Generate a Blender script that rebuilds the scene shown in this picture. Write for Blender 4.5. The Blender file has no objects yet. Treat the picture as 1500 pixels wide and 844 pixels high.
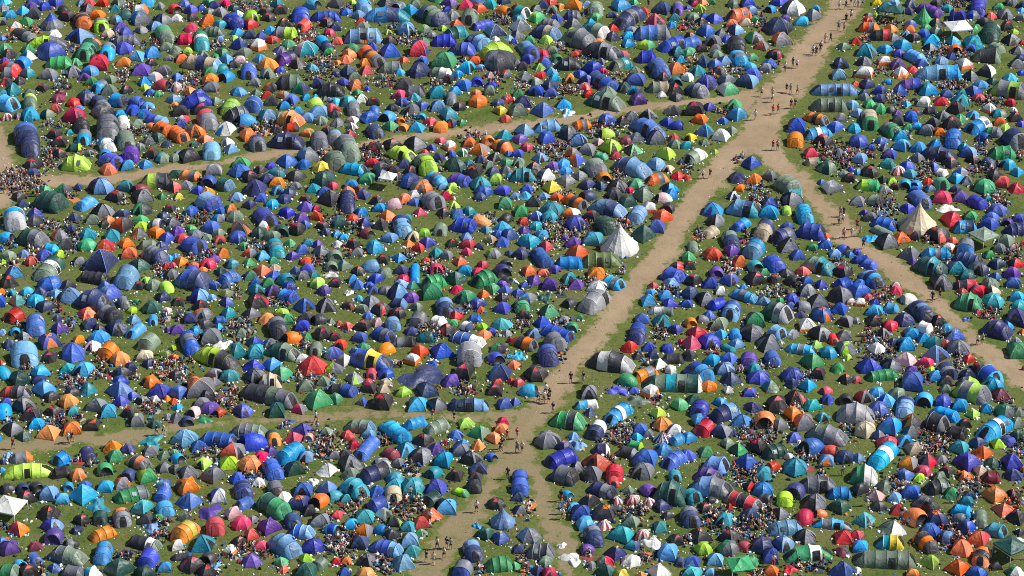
import bpy, math, random, re
import numpy as np
from mathutils import Vector, Matrix, noise as mnoise
R = math.radians
rng = random.Random(7)
C = bpy.context.scene.collection
sc = bpy.context.scene

# ---------------------------------------------------------------- survey of the field
# One block per piece of the photograph: @x0 y0 scale, then entries
# D dome, T tunnel, V family tunnel, P pop-up, B bell tent, G gazebo, F fallen tent, C group of campers, W walker
DATA = """
@0 0 5.984
Dgy30,70,100 Dpu270,55,120 Dsb205,95,120 Dor.dk300,130,140 Dsb85,130,120 Dbl400,60,110 Dbl300,10,140 Dbl480,20,140 Dlb715,30,80 Dgr230,190,130 Dwh.or140,230,130 Bgy.bl455,190,200 Tdk.gy210,300,110,200,-25 Vlm.gy415,370,120,340,0 Dbl455,450,230 Dbl20,330,80 Tdk.or720,180,140,180,-60 Dbl.lb700,310,210 Drd780,40,120 Drd900,30,110 Ddk.gy780,90,140 Dor850,135,150 Tlm.gy.lm890,225,130,140,100 Dgy.sb1020,180,110 Dpu1055,245,140 Dbl1110,290,120 Dsb.gy1240,160,180 Drk580,150,130 Dgy1240,260,110 C1000,330,120,90 Tgy1110,350,120,230,0 Dbl1090,430,150 Tgr.dg790,440,150,220,60 Tsb.gy.sb925,455,130,170,70 Tgr520,550,140,230,0 Dgy.sb1210,490,160 Dsb1340,470,150 Dor1085,545,140 Drd870,560,200 Dsb.wh250,495,140 Psb200,550,140 Drk75,480,140 Dpu45,535,100 Trd.gy.rd90,600,120,170,-20 Tgy.rd85,630,120,130,0 Dtl245,645,120 Dor.gy430,655,160 Drk.gy640,630,150 Dsb790,625,140 Dpu740,680,120 Drk55,720,120 Dtl115,790,150 Drk375,770,110 Dnb1380,170,50 Twh.or1230,90,120,110,0 Dtl.sb1290,25,140 Dnb.gy1420,170,150 C1130,60,160,60 Tgr.gg1450,300,140,190,-60 Dye.gg1460,410,120 C1320,400,160,70 Dgy1480,510,80 Drk1330,550,110 Dbl.pu1240,615,180 Drk.gy1430,620,140 Dwh.pk1360,680,120 Prd1420,750,130 Dsb1270,720,120 Dgg970,700,120 Dgr800,720,120 Tsb.gy870,760,110,150,30 Dlm1270,770,90 Dnb750,820,110 Dgg960,800,150 C1080,680,160,100 C530,760,130,80 C640,420,120,60 Dmr530,820,90 Dgg260,820,110 Drk1110,790,100 Dbl1320,815,90 Dgr1380,825,80 Dtl30,820,110 C300,270,90,50 C90,340,90,50 Ddk.gg1040,25,120
@250 0 5.984
Prd35,80,110 Dbl175,90,120 Dbl270,75,90 Dgr330,20,100 Dnb380,50,120 Drd475,30,110 C680,60,240,100 Ddg560,70,100 Dgg340,110,100 Dgy430,110,120 Dnb.wh50,160,110 Drk195,155,110 Dor330,185,160 Dsb.wh590,125,120 Dlm700,155,150 Tbl550,185,140,180,-40 Dtl440,220,120 Tgg370,280,110,210,-5 Trd130,345,120,120,0 Ttl.wh.gr265,360,130,190,100 Dsb585,285,130 Dlm560,335,80 Dbl.nb600,395,150 Dlb430,350,90 Dwh.or770,395,160 Dsb865,270,110 Dbl800,325,110 Dnb690,310,120 Drd890,350,110 Drk860,150,120 Tgy.lm1000,285,130,200,-5 Drk1000,210,130 Drk960,85,140 Dtl930,30,120 Psb1240,40,120 Tbl1140,130,150,160,90 Tbl1360,145,120,250,0 Trd1165,230,120,130,30 Drk1370,200,130 Drd1460,360,120 Tsb.nb1345,380,100,170,-50 Dgr1030,385,120 Dbl.gy960,440,120 Dpk.tl1190,430,190 Tpu.nb1010,510,130,200,20 Drk1110,560,150 Dor850,575,160 Dsb490,515,130 Dgr460,460,120 Dgg640,465,150 Dor100,515,120 Dlm150,455,90 Tbg.nb.bg.lb280,560,150,330,-10 Dgr390,500,90 Dtl.gg290,475,100 Tbl685,625,130,160,90 Dgg855,650,130 Dbl960,615,90 Dgr340,635,130 Dor350,700,140 Psb490,670,130 Dbl50,680,120 C190,690,160,80 C100,750,200,80 Dnb.gy350,765,150 Tdk.gg1040,720,170,230,0 Dgr.nb1145,780,150 Dsb.gy735,725,110 Dgg40,440,110 C1200,320,240,140 C1330,570,240,140 C1290,680,160,60 Dor165,800,130 Dor.dk880,770,120 Vdk1400,790,150,240,0 Dor1480,550,60 Dsb600,800,130 Dbl250,830,130 Dgg755,820,90 C400,400,120,60 Ddk550,570,100 Ddk1440,30,140 C60,370,60,50 Dnb1450,650,80
@500 0 5.984
C40,80,80,60 Tlb.sb205,60,130,170,100 Dlb150,135,120 Ddk400,20,160 Vsb.nb.tl400,130,170,380,0 Drd170,190,90 Dgg190,230,120 Dlm95,20,70 Dtl.sb600,90,140 Tnb.gg.gg.nb800,130,180,270,-30 Tlb.gy.lb190,320,160,310,0 Dlb570,260,170 Dlm410,280,80 Dlm.gg730,260,110 C590,350,240,80 Dpu950,20,140 Drd1090,50,150 Dbl925,80,80 Dgy980,140,120 Tgg.gg1130,155,140,150,70 Dtl1300,40,130 Por1420,100,120 Tbl1240,220,90,190,15 Dlb.nb1350,270,180 Tdg.tl1000,285,140,210,10 Tbl900,360,130,210,0 Tnb.lb1190,365,160,210,-30 Vlm1350,455,170,280,20 Dwh1350,345,80 Dgy.dk1400,530,260 Tnb.bl1060,430,150,230,-5 Drk420,360,120 Dbl415,455,180 Dbl.rd680,440,200 Dor70,475,130 Tor.dk.or.gy270,490,130,240,-40 Dor550,525,90 Dor210,560,120 Dor.rd220,620,130 Tgg.gy430,590,130,200,0 Dbl.or710,535,110 Dgr900,550,230 Dsb1095,600,150 Dor1165,535,120 Dlb1220,595,90 Dnb60,630,150 Dnb680,620,190 Tgg.wh870,640,110,190,-10 Drk930,695,130 Dor125,745,150 Ddk550,740,160 Dsb510,635,90 C380,720,180,80 C830,750,160,80 Dbl.ye1070,745,150 Pbl1190,715,110 Dpk1305,660,90 Drd.gy1450,650,110 Tgy640,800,130,170,0 Dtl840,820,160 Dsb1000,800,110 Dgr90,430,120 Dor20,530,120 Dbl230,785,50 Dgr140,815,90 Dgg1300,800,120 C1360,700,110,110 Dor1180,820,100 C1380,170,200,90 C460,230,100,60 C1050,540,90,60 Dlb1480,330,80 Dgg110,680,120 Dlm890,250,80 Dbl270,410,110 Dgy790,310,90 W230,780
@750 0 5.984
Ttl.wh85,110,130,150,-20 Ddk.gy215,80,110 Dnb280,40,120 Drd330,15,110 Dor415,60,90 Dor550,40,160 Dlb650,40,90 Tgg735,80,130,140,90 Dlm.gr215,155,140 Dgg350,90,120 Dbl390,170,130 Dwh.gy75,230,170 Tgy330,210,110,170,-10 Tnb.gy530,140,110,150,0 Dnb.gy530,215,140 Dsb695,200,90 Ttl.gg.wh720,260,160,250,-20 Dsb960,45,160 Dgr1070,20,90 Dlb.nb880,130,100 Tnb.gy.nb1030,150,160,280,30 Drd.pk1080,140,60 Drd1250,185,170 Dtl1420,160,110 Dsb1400,225,80 Tnb.bg.lb300,280,150,250,-15 Vgg.gy570,340,200,300,-20 Dlm300,350,110 Fwh460,385,90 Tlb.bl140,430,130,210,-50 Dnb.gy40,310,120 Dbl20,365,70 Tbl.gy1230,290,160,310,0 Dor760,380,120 Vdk.gy790,440,190,330,-10 Dnb890,320,130 Dlm.gr1170,400,140 Tbl1410,395,140,240,15 Tbl1180,500,140,150,0 Tbl1290,600,150,210,-60 Dbl130,525,120 Drd265,470,110 Dgg345,450,120 Pgr390,515,110 Drd550,475,80 Vdk500,560,150,220,0 Dgy.rd960,490,140 Dor.bl290,545,120 Dgr.lm240,590,120 Tgg.tl950,565,130,190,15 Dgy780,545,90 Dtl.gg1080,620,120 Dbl710,600,150 Dbl600,650,110 Drd790,630,80 Dnb.bl680,710,150 Tnb.bl770,710,150,260,-30 Drd.dk95,590,110 Dgy.lm110,670,140 Drd250,655,120 Dbl.sb340,630,130 Dsb375,685,100 Dgg200,720,120 Dnb330,745,140 Dnb.bl210,800,150 Dgy20,560,90 Dnb.bl1080,700,190 Ddg990,770,130 Dor1440,605,140 Drk1320,680,120 Tgg.bg1290,765,130,200,0 Drk1430,790,170 Dgg.gg830,810,180 Dsb.nb1070,800,120 Dwh.rd640,765,110 C640,510,140,90 C480,790,240,80 C880,690,160,80 C90,740,90,80 C450,430,100,50 C1040,350,110,70 Ddg.tl1460,450,120 Dnb1320,75,170 Tpu.gy1470,70,90,130,90 Dbl340,820,120 Dgr50,825,110 Dwh1310,830,80 C1440,520,80,70 W1195,70 Drd1480,250,60 C660,130,80,60
@1000 0 5.984
Dbl20,70,80 Dor170,15,110 Dlm150,80,110 Drd110,35,80 Dgg440,40,110 Dgr250,20,80 Dgg90,150,120 Dbl190,145,90 Dbl290,160,140 Tor490,135,130,210,10 Dor430,215,120 Dnb.bl570,40,150 Dlb590,90,120 Dnb.lb465,265,140 Dgr630,175,80 C680,180,100,110 Dbl850,10,140 Psb770,80,90 Ddk.wh970,70,200 Dtl.sb1165,80,90 Dgy1145,140,140 Dsb1045,190,130 Dpu900,160,90 Dnb825,230,230 Dbl200,275,150 Dgy340,290,120 Dsb.gy260,365,150 Dbl385,345,100 Dgr.gy630,335,150 Dor.gy870,350,180 Dor.gy690,405,130 Tdk470,400,160,180,90 Drd.rk170,430,110 Dgg295,475,110 Tsb.gy.sb475,510,140,170,-60 Dpk.gr610,500,100 Drk810,480,130 Dnb180,545,150 Dbl.or300,560,120 Dbl.lb365,540,130 Dsb590,590,120 Dsb.bl765,560,130 Dor.gy730,600,120 Dtl125,620,150 Dbl600,655,150 Dnb.lb560,710,190 Drk320,620,120 Dgy390,705,150 Dwh40,680,110 Dbl190,735,190 Dwh.gr395,785,170 Tnb.gy120,790,140,210,-20 C50,530,110,60 C260,660,80,90 C450,620,120,100 C60,230,140,80 Dor10,600,40 Tbl60,370,120,200,10 Dgr40,450,110 Dnb100,10,90 Tlb1325,785,130,380,0 Dnb1390,560,150 Dlb1365,655,150 Dgg1410,410,110 W1370,80 W1430,80 W1475,40 W1365,270 W1415,280 W1430,200 W1475,170 W1250,380 W1295,370 W1140,480 W1170,490 W1205,460 W1215,440 W965,590 W1000,600 W895,630 W840,600 W910,810 W945,820 W1005,830 W785,860
@1250 0 5.984
W10,60 W40,80 W80,60 Dye200,25,100 Dlb350,25,110 Dtl280,70,150 Gdg355,120,190 Dnb.gy510,40,140 Tpu670,90,120,220,-20 Bgr610,150,160 Dnb480,100,110 Dbl910,150,170 Tbl1095,70,130,180,90 Dbl.gy1050,135,120 C890,40,240,90 Dgr1270,65,110 Dgy1390,20,110 Dor.rd1195,140,110 Dgy1330,130,130 Dsb1470,90,80 Dgy1470,160,100 Drk730,205,130 Dgr1080,255,120 Gwh915,250,250 Tdg1200,290,150,210,80 Drk.rd1390,345,170 Dlm1410,280,80 Tor.gy.or135,245,110,190,-5 Dor335,255,110 Tdk.rd.rk240,310,120,190,0 Drd130,175,90 Drd20,360,100 Dgy130,135,80 Dlm190,140,50 Dlb.bl500,215,100 Dor490,250,110 Dgr640,240,90 Dlb460,300,90 Dbl610,300,120 Drk520,330,120 Dsb690,360,170 Drk.or670,420,120 Dtl.sb870,360,130 Por890,435,120 Dtl1050,380,170 Dsb.bl1030,420,110 Drk1350,230,130 Ddk1140,195,110 Tgg.dk.gg1170,485,170,240,-5 Tgg1250,420,100,150,-30 Drk.gy1440,440,130 Drk.rd1430,560,130 Dsb.tl110,450,180 Dsb275,430,130 Dsb430,400,150 Dbl400,470,100 Tsb540,500,110,200,-25 Dbl600,560,110 Ddk.gy90,545,140 Dwh.or275,540,150 Dpu390,570,150 Dwh.or95,640,170 Dwh.or410,640,150 Tlb.sb740,640,160,380,0 Dlb770,540,130 Dwh.or970,565,160 Drk.wh1030,670,130 Ddk.wh1170,630,150 Dsb1370,685,140 Dsb1110,740,130 Tlm.gy.lm.gy1370,780,190,320,-10 Dnb120,740,130 Tpu.bl500,735,130,210,0 Dbl410,800,140 Dtl.sb650,790,160 Dbl.nb230,800,120 Dnb.bl1030,800,150 Drd20,740,80 Psb300,720,70 C250,630,90,60 C700,480,140,60 C770,760,60,50 C860,760,260,120 C770,430,90,110 C960,480,120,70 Dbl1470,640,70 Ddg1220,710,100 Dnb100,820,100 Dsb20,810,70 C330,190,160,90 C370,440,70,90 Drd1480,380,60 C120,350,80,60 Dgy350,330,100 Dtl960,820,110
@0 140 5.984
Tsb70,70,160,180,-20 Tgg.lm270,60,110,150,90 Dsb265,170,160 Dnb.gy160,180,80 Dst55,195,100 Dmr510,25,120 Drd650,65,120 Drd480,120,110 Ddg.gg420,170,120 Drd650,180,190 Trk720,265,130,150,80 Drk480,340,140 Drk520,410,150 Tbl.nb235,330,200,230,-80 Tnb270,430,160,230,92 Dnb770,30,170 Tnb.gy870,70,130,200,-50 Tgy940,290,190,260,90 Dgy.dk900,130,200 Twh.tl1085,230,100,150,110 Tsb.nb1040,40,140,160,-20 Dbl1160,130,130 Dsb1295,90,110 Dsb.bl1270,160,120 Tbl.lb1370,210,110,190,-15 Dgg1205,255,140 Por1320,270,80 Tor1440,300,130,170,-25 Dgr.tl610,325,70 Tsb.gy.sb740,375,120,150,80 Tdg.lm660,460,90,130,0 Dgy780,505,90 Vsb.wh940,430,130,160,-50 Tgg1110,400,140,190,110 Dgr.gy1225,450,100 Dgy1310,400,110 Ddg1385,365,130 Dnb1460,425,100 Drk1330,510,140 Dtl.gg1450,550,130 Tpu1150,520,150,150,80 Tbl970,570,150,200,-30 Vlm670,590,170,240,0 Dor950,645,150 Dsb1120,620,130 Dsb1280,600,130 Drk290,600,150 Dnb285,680,120 C200,740,330,170 C430,540,130,160 Dgr.dk555,820,150 Dnb685,800,110 Dnb.lb890,800,190 Ddg.tl1100,800,140 Tlm.dk1370,750,160,260,0 Dgr400,830,120 C1200,340,180,80 C470,260,180,60 C840,430,80,80 C700,480,80,40
@250 140 5.984
Dlb30,30,130 Vbl230,50,160,280,10 Dor30,85,80 Dgr.dk880,55,130 Tlm530,100,150,180,60 Tbl.lb720,80,150,150,60 Dgg1370,35,70 Dbl1060,40,130 Dsb995,90,120 Dsb1190,20,90 Dsb1270,20,90 Dsb1460,60,110 Dor.rd1410,120,130 Dlb1305,145,170 Dsb1115,145,110 Dtl.lb850,175,160 Dgg955,180,90 Tdk.gy600,170,150,220,10 Psb650,210,140 Drk260,115,150 Tgy.rd.dk320,220,160,190,110 Ddk80,140,150 Dwh.rd115,205,100 Vor.or1060,205,180,220,-15 Dlb1190,200,130 Trd.dk1060,270,110,120,0 Dgg1320,220,110 Dsb.wh485,290,180 Dgy.or220,320,170 Tor50,330,130,200,-40 Drk640,300,110 Dor685,350,150 C830,290,200,130 Dgy.wh500,410,110 Dgy.lb530,470,130 Tgy.nb760,420,140,160,110 Vnb1020,400,170,300,-5 Dgr.or1200,325,120 Drk1370,310,110 Tgy.nb1300,405,150,160,100 Tgy.lb1440,370,120,140,90 Ddk1440,160,100 Dgy1460,240,110 Dgr.dk200,430,80 Tlb355,490,150,170,90 Ddk150,525,190 Dgg20,545,110 Dlb70,520,90 Dgr620,600,170 Dwh.gy380,660,160 Tor.gy.or170,700,110,190,-10 Ddg45,690,120 Dbl610,650,180 Drk780,650,120 Drk700,710,160 Dbl880,620,100 Dtl.nb930,680,160 Dbl1020,570,170 Dlb.gy1210,530,180 Dbl1165,605,120 Dor930,770,140 Dye1330,640,150 Drd.dk1370,680,110 Tgg1440,560,170,220,-70 Ddk1100,700,170 Dgy1090,790,100 Ddg1350,720,190 Tdg.lb480,780,130,150,-20 Dnb740,810,220 Dbl240,830,120 Dgy130,790,120 C300,750,100,80 C1340,500,110,80 Dtl1250,810,140 Drd1420,790,110 Ddk.rd30,800,140 Dlb1380,40,60 C150,20,90,40
@500 140 5.984
Dtl45,55,150 Drk285,55,130 Dnb.bl530,65,120 Tgy110,120,110,140,100 Dlb.tl640,10,110 Dtl840,10,190 Tgy960,30,90,120,90 Dor1195,50,150 Dnb1375,65,110 Dye1390,130,120 Drd1440,205,100 Drk1035,100,110 Dnb.bl700,90,130 Drk.gy610,130,150 Dbl.lb850,100,140 Dtl945,165,160 Dbl240,195,150 Psb410,185,130 Dgr430,265,140 Dpk.wh100,215,110 Dgy.wh90,270,100 Drd80,335,110 Tnb290,310,130,160,-50 Por545,280,90 Dsb660,280,140 Drd780,225,120 Psb705,185,80 Por520,220,80 Dor865,275,150 Dnb.or960,245,110 Dgr1055,235,90 C620,210,130,60 Tgy.gg50,460,170,280,-70 Drd.rk290,455,140 Drk440,430,150 Ddk.gy650,420,190 Vlm530,510,150,260,-20 Tgg.lm740,600,170,230,-60 Drd730,500,80 Dpu.bl790,460,100 Dnb850,550,120 Drd870,395,90 Dwh.or950,440,130 Dbl960,515,100 Dgr.wh1060,505,90 Dor1120,415,130 Por1285,390,110 Dor.gy1215,475,170 Tor.dk.or1410,440,120,170,-30 Dtl1430,355,150 C1130,360,160,60 C250,530,260,150 Dnb1215,560,100 Dtl1120,590,100 Drk.gy1350,540,140 Dgr1450,585,110 Dgg1300,610,110 Ddg1000,610,180 Drk1155,670,180 Dnb1330,670,120 Dgy1440,655,110 Dbl1470,510,70 Tsb110,640,130,230,-10 Ddg.gr230,730,150 Dgy.dk370,640,150 Drd.dk450,660,120 Dnb550,600,130 Drk610,660,130 Gwh410,760,160 Dbl.nb600,750,180 Tsb.gy.sb830,730,120,190,-35 Tpu.bl1030,735,130,200,-15 Dtl1220,775,180 Dgr.lm1350,740,130 Dsb95,790,130 Drk150,820,110 Dgy.or690,810,180 Dlb890,800,90 Dlm975,815,110 Dbl1250,830,150 Dbl1410,830,140 Dsb1480,710,70 C860,640,60,60
@750 140 5.984
Dnb100,60,170 Dbl270,130,180 Dgg50,130,170 Dbl330,35,150 Dnb.sb460,90,150 Fwh.sb480,140,150 Vdg.gg820,40,190,330,-15 Dpu1110,40,150 Dwh1310,15,130 Ddk1440,15,120 Dbg.dk1410,130,150 Drk.gy1190,175,160 Dbl835,215,140 Dgy1050,185,130 Drk970,225,130 Tlb310,270,130,230,5 Dlb115,310,170 Dpu70,380,130 Drd130,450,110 Dbl45,510,110 Dbl310,375,150 Tor.gy.or610,255,110,170,5 Ddk.gy490,330,170 Dbl.lb580,400,180 Drk.gy660,475,150 C800,300,280,150 Dpk760,410,90 Dlm865,445,180 Tgr780,530,80,120,-15 Drd910,530,100 Ddk.gr1060,470,160 Dmr1000,395,110 Dlb.gy1090,375,130 Vbl1190,280,170,300,-30 Dnb.gy1270,370,200 Dbl1370,240,130 Pbl1430,260,110 Drd1410,370,100 Dtl.gg1440,430,110 Dlm1345,510,170 C380,490,270,120 Dor.bl555,570,150 Dgg60,590,110 Dpu355,620,110 Dsb450,600,130 Dsb460,660,120 Drk190,630,130 Vtl100,700,150,220,0 Dgy.wh300,700,160 Tgg.gy730,630,170,190,-60 Dgy470,740,150 Vnb.lb1050,620,190,330,-20 Dlb1260,600,150 Dbg1370,640,110 Tor.gy.or1270,730,110,200,10 Drd1470,710,110 Drk.dk920,800,180 Dgr1085,775,150 Dnb660,780,140 Dnb780,790,120 Dye350,800,150 Dbl130,820,120 C940,720,140,90 Drd1030,830,70 Dnb.sb1380,810,140 Dgy1170,830,100 C230,780,110,60 Dnb1480,590,50 Dtl1490,450,20
@1000 140 5.984
Drk110,130,180 Dor150,210,140 Dbl240,100,110 Dgr450,95,160 Dsb475,170,170 Dbl.or350,225,95 C340,140,110,60 Dbl.tl190,310,160 Dye60,370,110 Dwh335,355,160 Dgg425,305,110 Dgg195,410,90 Tgg.wh110,530,130,200,30 Dtl20,440,100 C50,640,80,90 Drd15,720,70 Dlm280,495,60 Tgg1280,80,150,300,0 Tor.dk.or.gy1170,200,110,220,-20 Dwh.gy1390,195,110 Dnb.bl1000,270,190 Tsb.wh.sb1180,330,120,240,10 Dbl.ye1335,275,150 Tor985,390,140,150,90 Drk1230,400,160 Drd1120,510,130 Tbg.gr1140,580,90,130,5 Ddg.gg1260,630,170 C1270,490,180,130 C1420,560,150,170 Dbl600,590,170 Dnb480,720,150 Dor625,730,150 Dgy755,710,120 Drd.or500,810,100 Tgg930,790,180,230,-30 C640,800,130,70 Dgg1410,690,100 Drk1460,730,120 Dwh.gy1310,800,170 Dbl1220,760,80 Dbl1470,650,60 W785,60 W790,170 W835,160 W635,215 W950,115 W985,110 W790,480 W830,480 W175,730 W240,725 W690,10 C500,550,80,60
@1250 140 5.984
Dgr145,75,120 Tbg.gr140,210,140,210,-80 Dgy90,10,110 Dnb220,30,120 C380,40,180,120 Dwh615,60,140 Drd765,50,130 Dtl940,45,170 Drk890,115,170 Tdk675,130,90,110,0 Drd.dk560,145,90 Pdk.gy330,130,80 Dpu390,160,100 Ddk390,220,150 Ddg.gy780,180,140 Ddk700,240,120 Drk860,250,160 Dgr930,210,120 Dsb1055,170,120 Tsb.wh1090,260,150,210,25 Dor1280,235,110 Tgr.gy1220,320,110,170,-10 Dlm1320,290,110 Dtl.gg1280,160,130 Drk1420,195,130 Tnb.gy1420,380,200,230,-40 Dbl1470,250,80 Tgy.gr330,300,140,190,-40 Dsb555,270,100 Dgg.gr480,280,90 Dsb410,360,140 Dsb420,440,150 Dsb565,460,140 Dbl245,395,110 Dbl45,405,150 Dbl155,460,100 Dpu.bl320,520,140 Dgy280,460,100 Drk.or640,310,140 Dor755,320,110 Tbl880,385,140,180,90 Dsb720,430,130 Vnb750,510,160,320,-10 Drk850,590,140 Dtl970,460,110 Dbl.lb1010,510,140 Drk1050,560,130 Tgr1300,495,150,240,0 Dsb1350,610,130 Dsb1430,670,120 C70,530,200,140 C1110,460,110,110 Dst390,660,120 Dtl.dg300,600,130 Dbl470,610,120 Drk140,670,150 Dsb30,670,70 C640,670,150,150 Dtl500,690,120 Dnb.bl700,630,120 Twh770,670,90,110,-20 Dbl.gy940,670,130 Dtl.sb900,730,120 Dlm330,750,90 Ddk260,740,100 Tlm.gr130,785,120,200,-5 Psb455,775,110 Psb550,780,100 Drd650,760,100 Tgr770,780,130,120,-60 Dgy1000,750,120 Dgr1150,800,190 Dor.rd1300,760,150 Drd1430,810,150 Dgy270,820,110 Drk370,800,90 C1200,650,130,90 C1060,660,100,60 Dnb890,820,100 Dbl540,830,110 Dlb670,820,90 C490,370,60,80 Dwh1400,130,60 C1190,50,220,90 C1470,520,60,60
@0 281 5.984
Ddk165,40,120 Dnb200,110,110 Tdg445,80,210,260,-20 Tgr570,10,110,150,0 Tsb760,100,120,190,30 Drk1020,40,160 Drk.gy1250,40,180 Tlg.sb.lg135,240,180,220,100 Dbl.or310,195,140 Ddk310,250,150 C500,300,280,70 Dnb645,225,130 Drk.gy905,165,190 Dnb.lm1075,190,130 Dgr.dk1250,150,170 Dgr1235,245,130 Dor.dk1070,290,200 Dor955,245,90 Ddk915,285,90 Tdg.gy290,400,180,260,-15 Psb50,405,130 C100,450,70,70 Dor.gy525,385,150 Dnb625,330,120 Dtl770,370,160 Dgr765,465,160 Dor.rd920,475,160 Dtl985,390,170 Dor1110,450,130 Dor1135,545,150 Dor.gy1220,365,140 Dor1370,350,140 Dbg.dk580,465,150 C640,400,100,160 Tsb450,500,100,130,-10 Dlm525,550,110 Dlb210,545,100 Drd270,610,110 C310,520,130,110 Tgg.wh.dg430,670,180,290,45 Dbl.nb890,620,290 Tdk830,750,130,260,-10 Tlb1120,760,190,230,60 Ddg1215,640,190 Tgg1300,465,110,160,0 Tgy.nb1390,560,150,240,-30 Dsb1470,580,80 Drd1460,650,80 Dbl.sb130,710,180 Drk80,790,170 Dbl440,805,190 Dlm1270,775,110 Drk1200,820,120 Dgg1350,820,130 C1430,720,130,120 C1390,650,90,60 Dbl15,500,40 Dlm30,620,60 C90,620,100,80 Dnb1440,210,110 Dgr1420,40,90 Dbl920,830,120 C610,40,90,60 Ddg1470,330,60 C1080,90,60,60
@250 281 5.984
Dbl220,10,90 Tlb.bl330,80,180,200,-30 Dgr.ye70,40,100 Dsb.bl185,170,120 Dlb580,50,120 Dlb.bl790,50,130 Dsb.gy420,235,110 Dnb1000,60,120 Dsb890,110,110 Tbl830,210,160,220,-50 Dgg560,220,150 Dbl1020,180,140 Dnb690,110,120 Ddk1400,60,190 Drd1280,150,80 Drd1280,220,120 Drk1180,60,110 Dpu60,345,110 Dgr180,325,100 Dbl350,315,150 Dbl435,170,100 Dor.dk600,325,170 Drk1100,330,160 C1060,280,140,80 C280,230,100,120 C90,240,170,100 Dbl590,400,150 Ddg780,360,140 Dgg890,390,140 C1440,260,120,110 Dnb1360,350,100 Dsb1460,370,80 Tbl200,460,170,200,-30 Dgg320,400,110 Drd430,420,120 Dgr640,480,100 Dor460,540,140 C740,470,160,80 Ttl.gy.tl920,490,130,200,110 Dgr1045,450,100 Dtl1210,450,100 Dpu1280,460,110 Dsb.bl1160,510,140 Dgy1330,520,150 Dwh1460,460,90 Dpu1070,570,110 Drd1190,610,110 Dsb20,570,80 Drd20,650,60 C250,590,170,80 Dpu370,600,120 Drd330,640,130 Dor200,655,100 Dor290,680,90 Tbl.nb200,770,200,300,-15 Ddg440,700,110 Dtl540,630,120 Tbl515,745,130,190,20 Dgr690,620,110 Dgr900,600,90 Dor800,690,140 Dbl900,735,130 Dpu.gr700,740,120 Dbl740,800,110 Dnb1090,690,110 Dgy1160,730,120 Dlm1285,800,130 Dgg.tl1260,720,100 Fwh1400,730,120 Drk1440,800,120 Dbl380,820,110 Dnb490,820,100 C300,540,140,60 C1310,620,120,70
@500 281 5.984
Tnb50,80,130,220,90 Dnb180,30,130 Dor550,60,120 Dwh650,10,100 Tgy800,70,170,200,-40 Dsb180,180,130 Dsb330,140,130 Dlm985,115,110 Dlm940,5,70 Dtl1120,170,110 Dgr1440,110,150 Drd690,180,110 Dnb1220,40,100 Dbl1380,30,180 Drd130,55,50 Ddk350,290,150 Tlb.nb540,300,150,220,110 Pmr220,365,110 Dlb420,400,140 Tgg870,330,120,130,80 Dlm725,360,110 Tbl1070,290,160,220,-10 Dsb1180,220,110 Dtl1265,330,110 Dsb1410,310,150 Dlb1095,395,110 Dbl1375,370,90 Dbl1410,440,140 Dbg630,395,130 C100,290,170,120 Dsb295,490,160 Drd670,490,120 Drd1110,465,130 Drd1100,530,100 Dnb1210,480,90 Dtl835,530,110 Dlm.gy1330,540,130 Dnb1480,540,80 Pdk1440,630,100 Drk370,590,130 Dgy920,560,110 Dor1040,610,120 Drd740,600,90 Drd1240,640,100 Dsb1080,690,140 Dsb20,400,90 C60,500,80,100 C1280,240,120,80 C560,560,130,80 C780,660,160,110 Drk150,690,120 Dsb100,770,110 Dbl300,760,130 Dbl150,810,130 Dnb545,690,130 Tsb630,710,80,180,90 Drd545,770,110 Dlb520,820,130 Dtl.gr630,820,110 Tgr810,790,140,210,15 Ddg1010,760,170 C900,720,120,100 Tgr1250,760,160,220,20 Dpu1410,820,100 Pdk1440,780,90 Dbl240,820,90
@750 281 5.984
Dlb20,40,100 Dlb275,40,100 Dor390,50,110 Ddk190,90,140 Tor.dk.or.gy550,80,120,220,-30 C450,20,120,50 Dtl345,150,180 Dtl330,220,150 Dor.wh515,190,150 Vlb.nb.lb840,135,170,320,-15 Ddk900,20,140 Dgg.dg1020,90,150 Dgg1150,30,170 Dsb1400,20,130 Pwh.pk1330,55,120 Dwh.or1200,140,150 Pdk1370,140,120 Tlb1100,200,140,180,60 Drd1320,220,160 Dsb.bl1270,310,160 Dgr80,170,150 Drd100,260,110 Dtl210,300,110 Dbl560,280,180 Drk690,210,140 Tdg820,290,160,200,-50 Drd1010,265,60 C400,330,320,220 C650,310,90,80 C980,290,140,90 Ddg1150,370,200 Dpu110,340,110 Dtl150,430,180 Dtl180,440,220 Dsb.tl710,410,190 Dpu540,450,150 Dor570,530,180 Bwh940,425,340 Tol780,595,170,330,0 C960,680,60,90 Dnb60,540,140 Tbl260,570,130,220,-50 Tsb500,620,130,230,0 Dbl370,680,100 Drd270,710,110 Dgg.tl510,760,150 Dor740,715,180 Tsb.gy.sb890,790,130,200,-25 C720,780,170,80 Dwh750,830,170 Dpu330,820,150 Dpu560,820,140 Dbl110,820,90 Tbl1410,730,160,200,-20 Ddk.rd1460,650,120 Dlb1400,800,150 Drd1240,820,90 Fwh20,790,60 Dpu460,410,60
@1000 281 5.984
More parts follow.
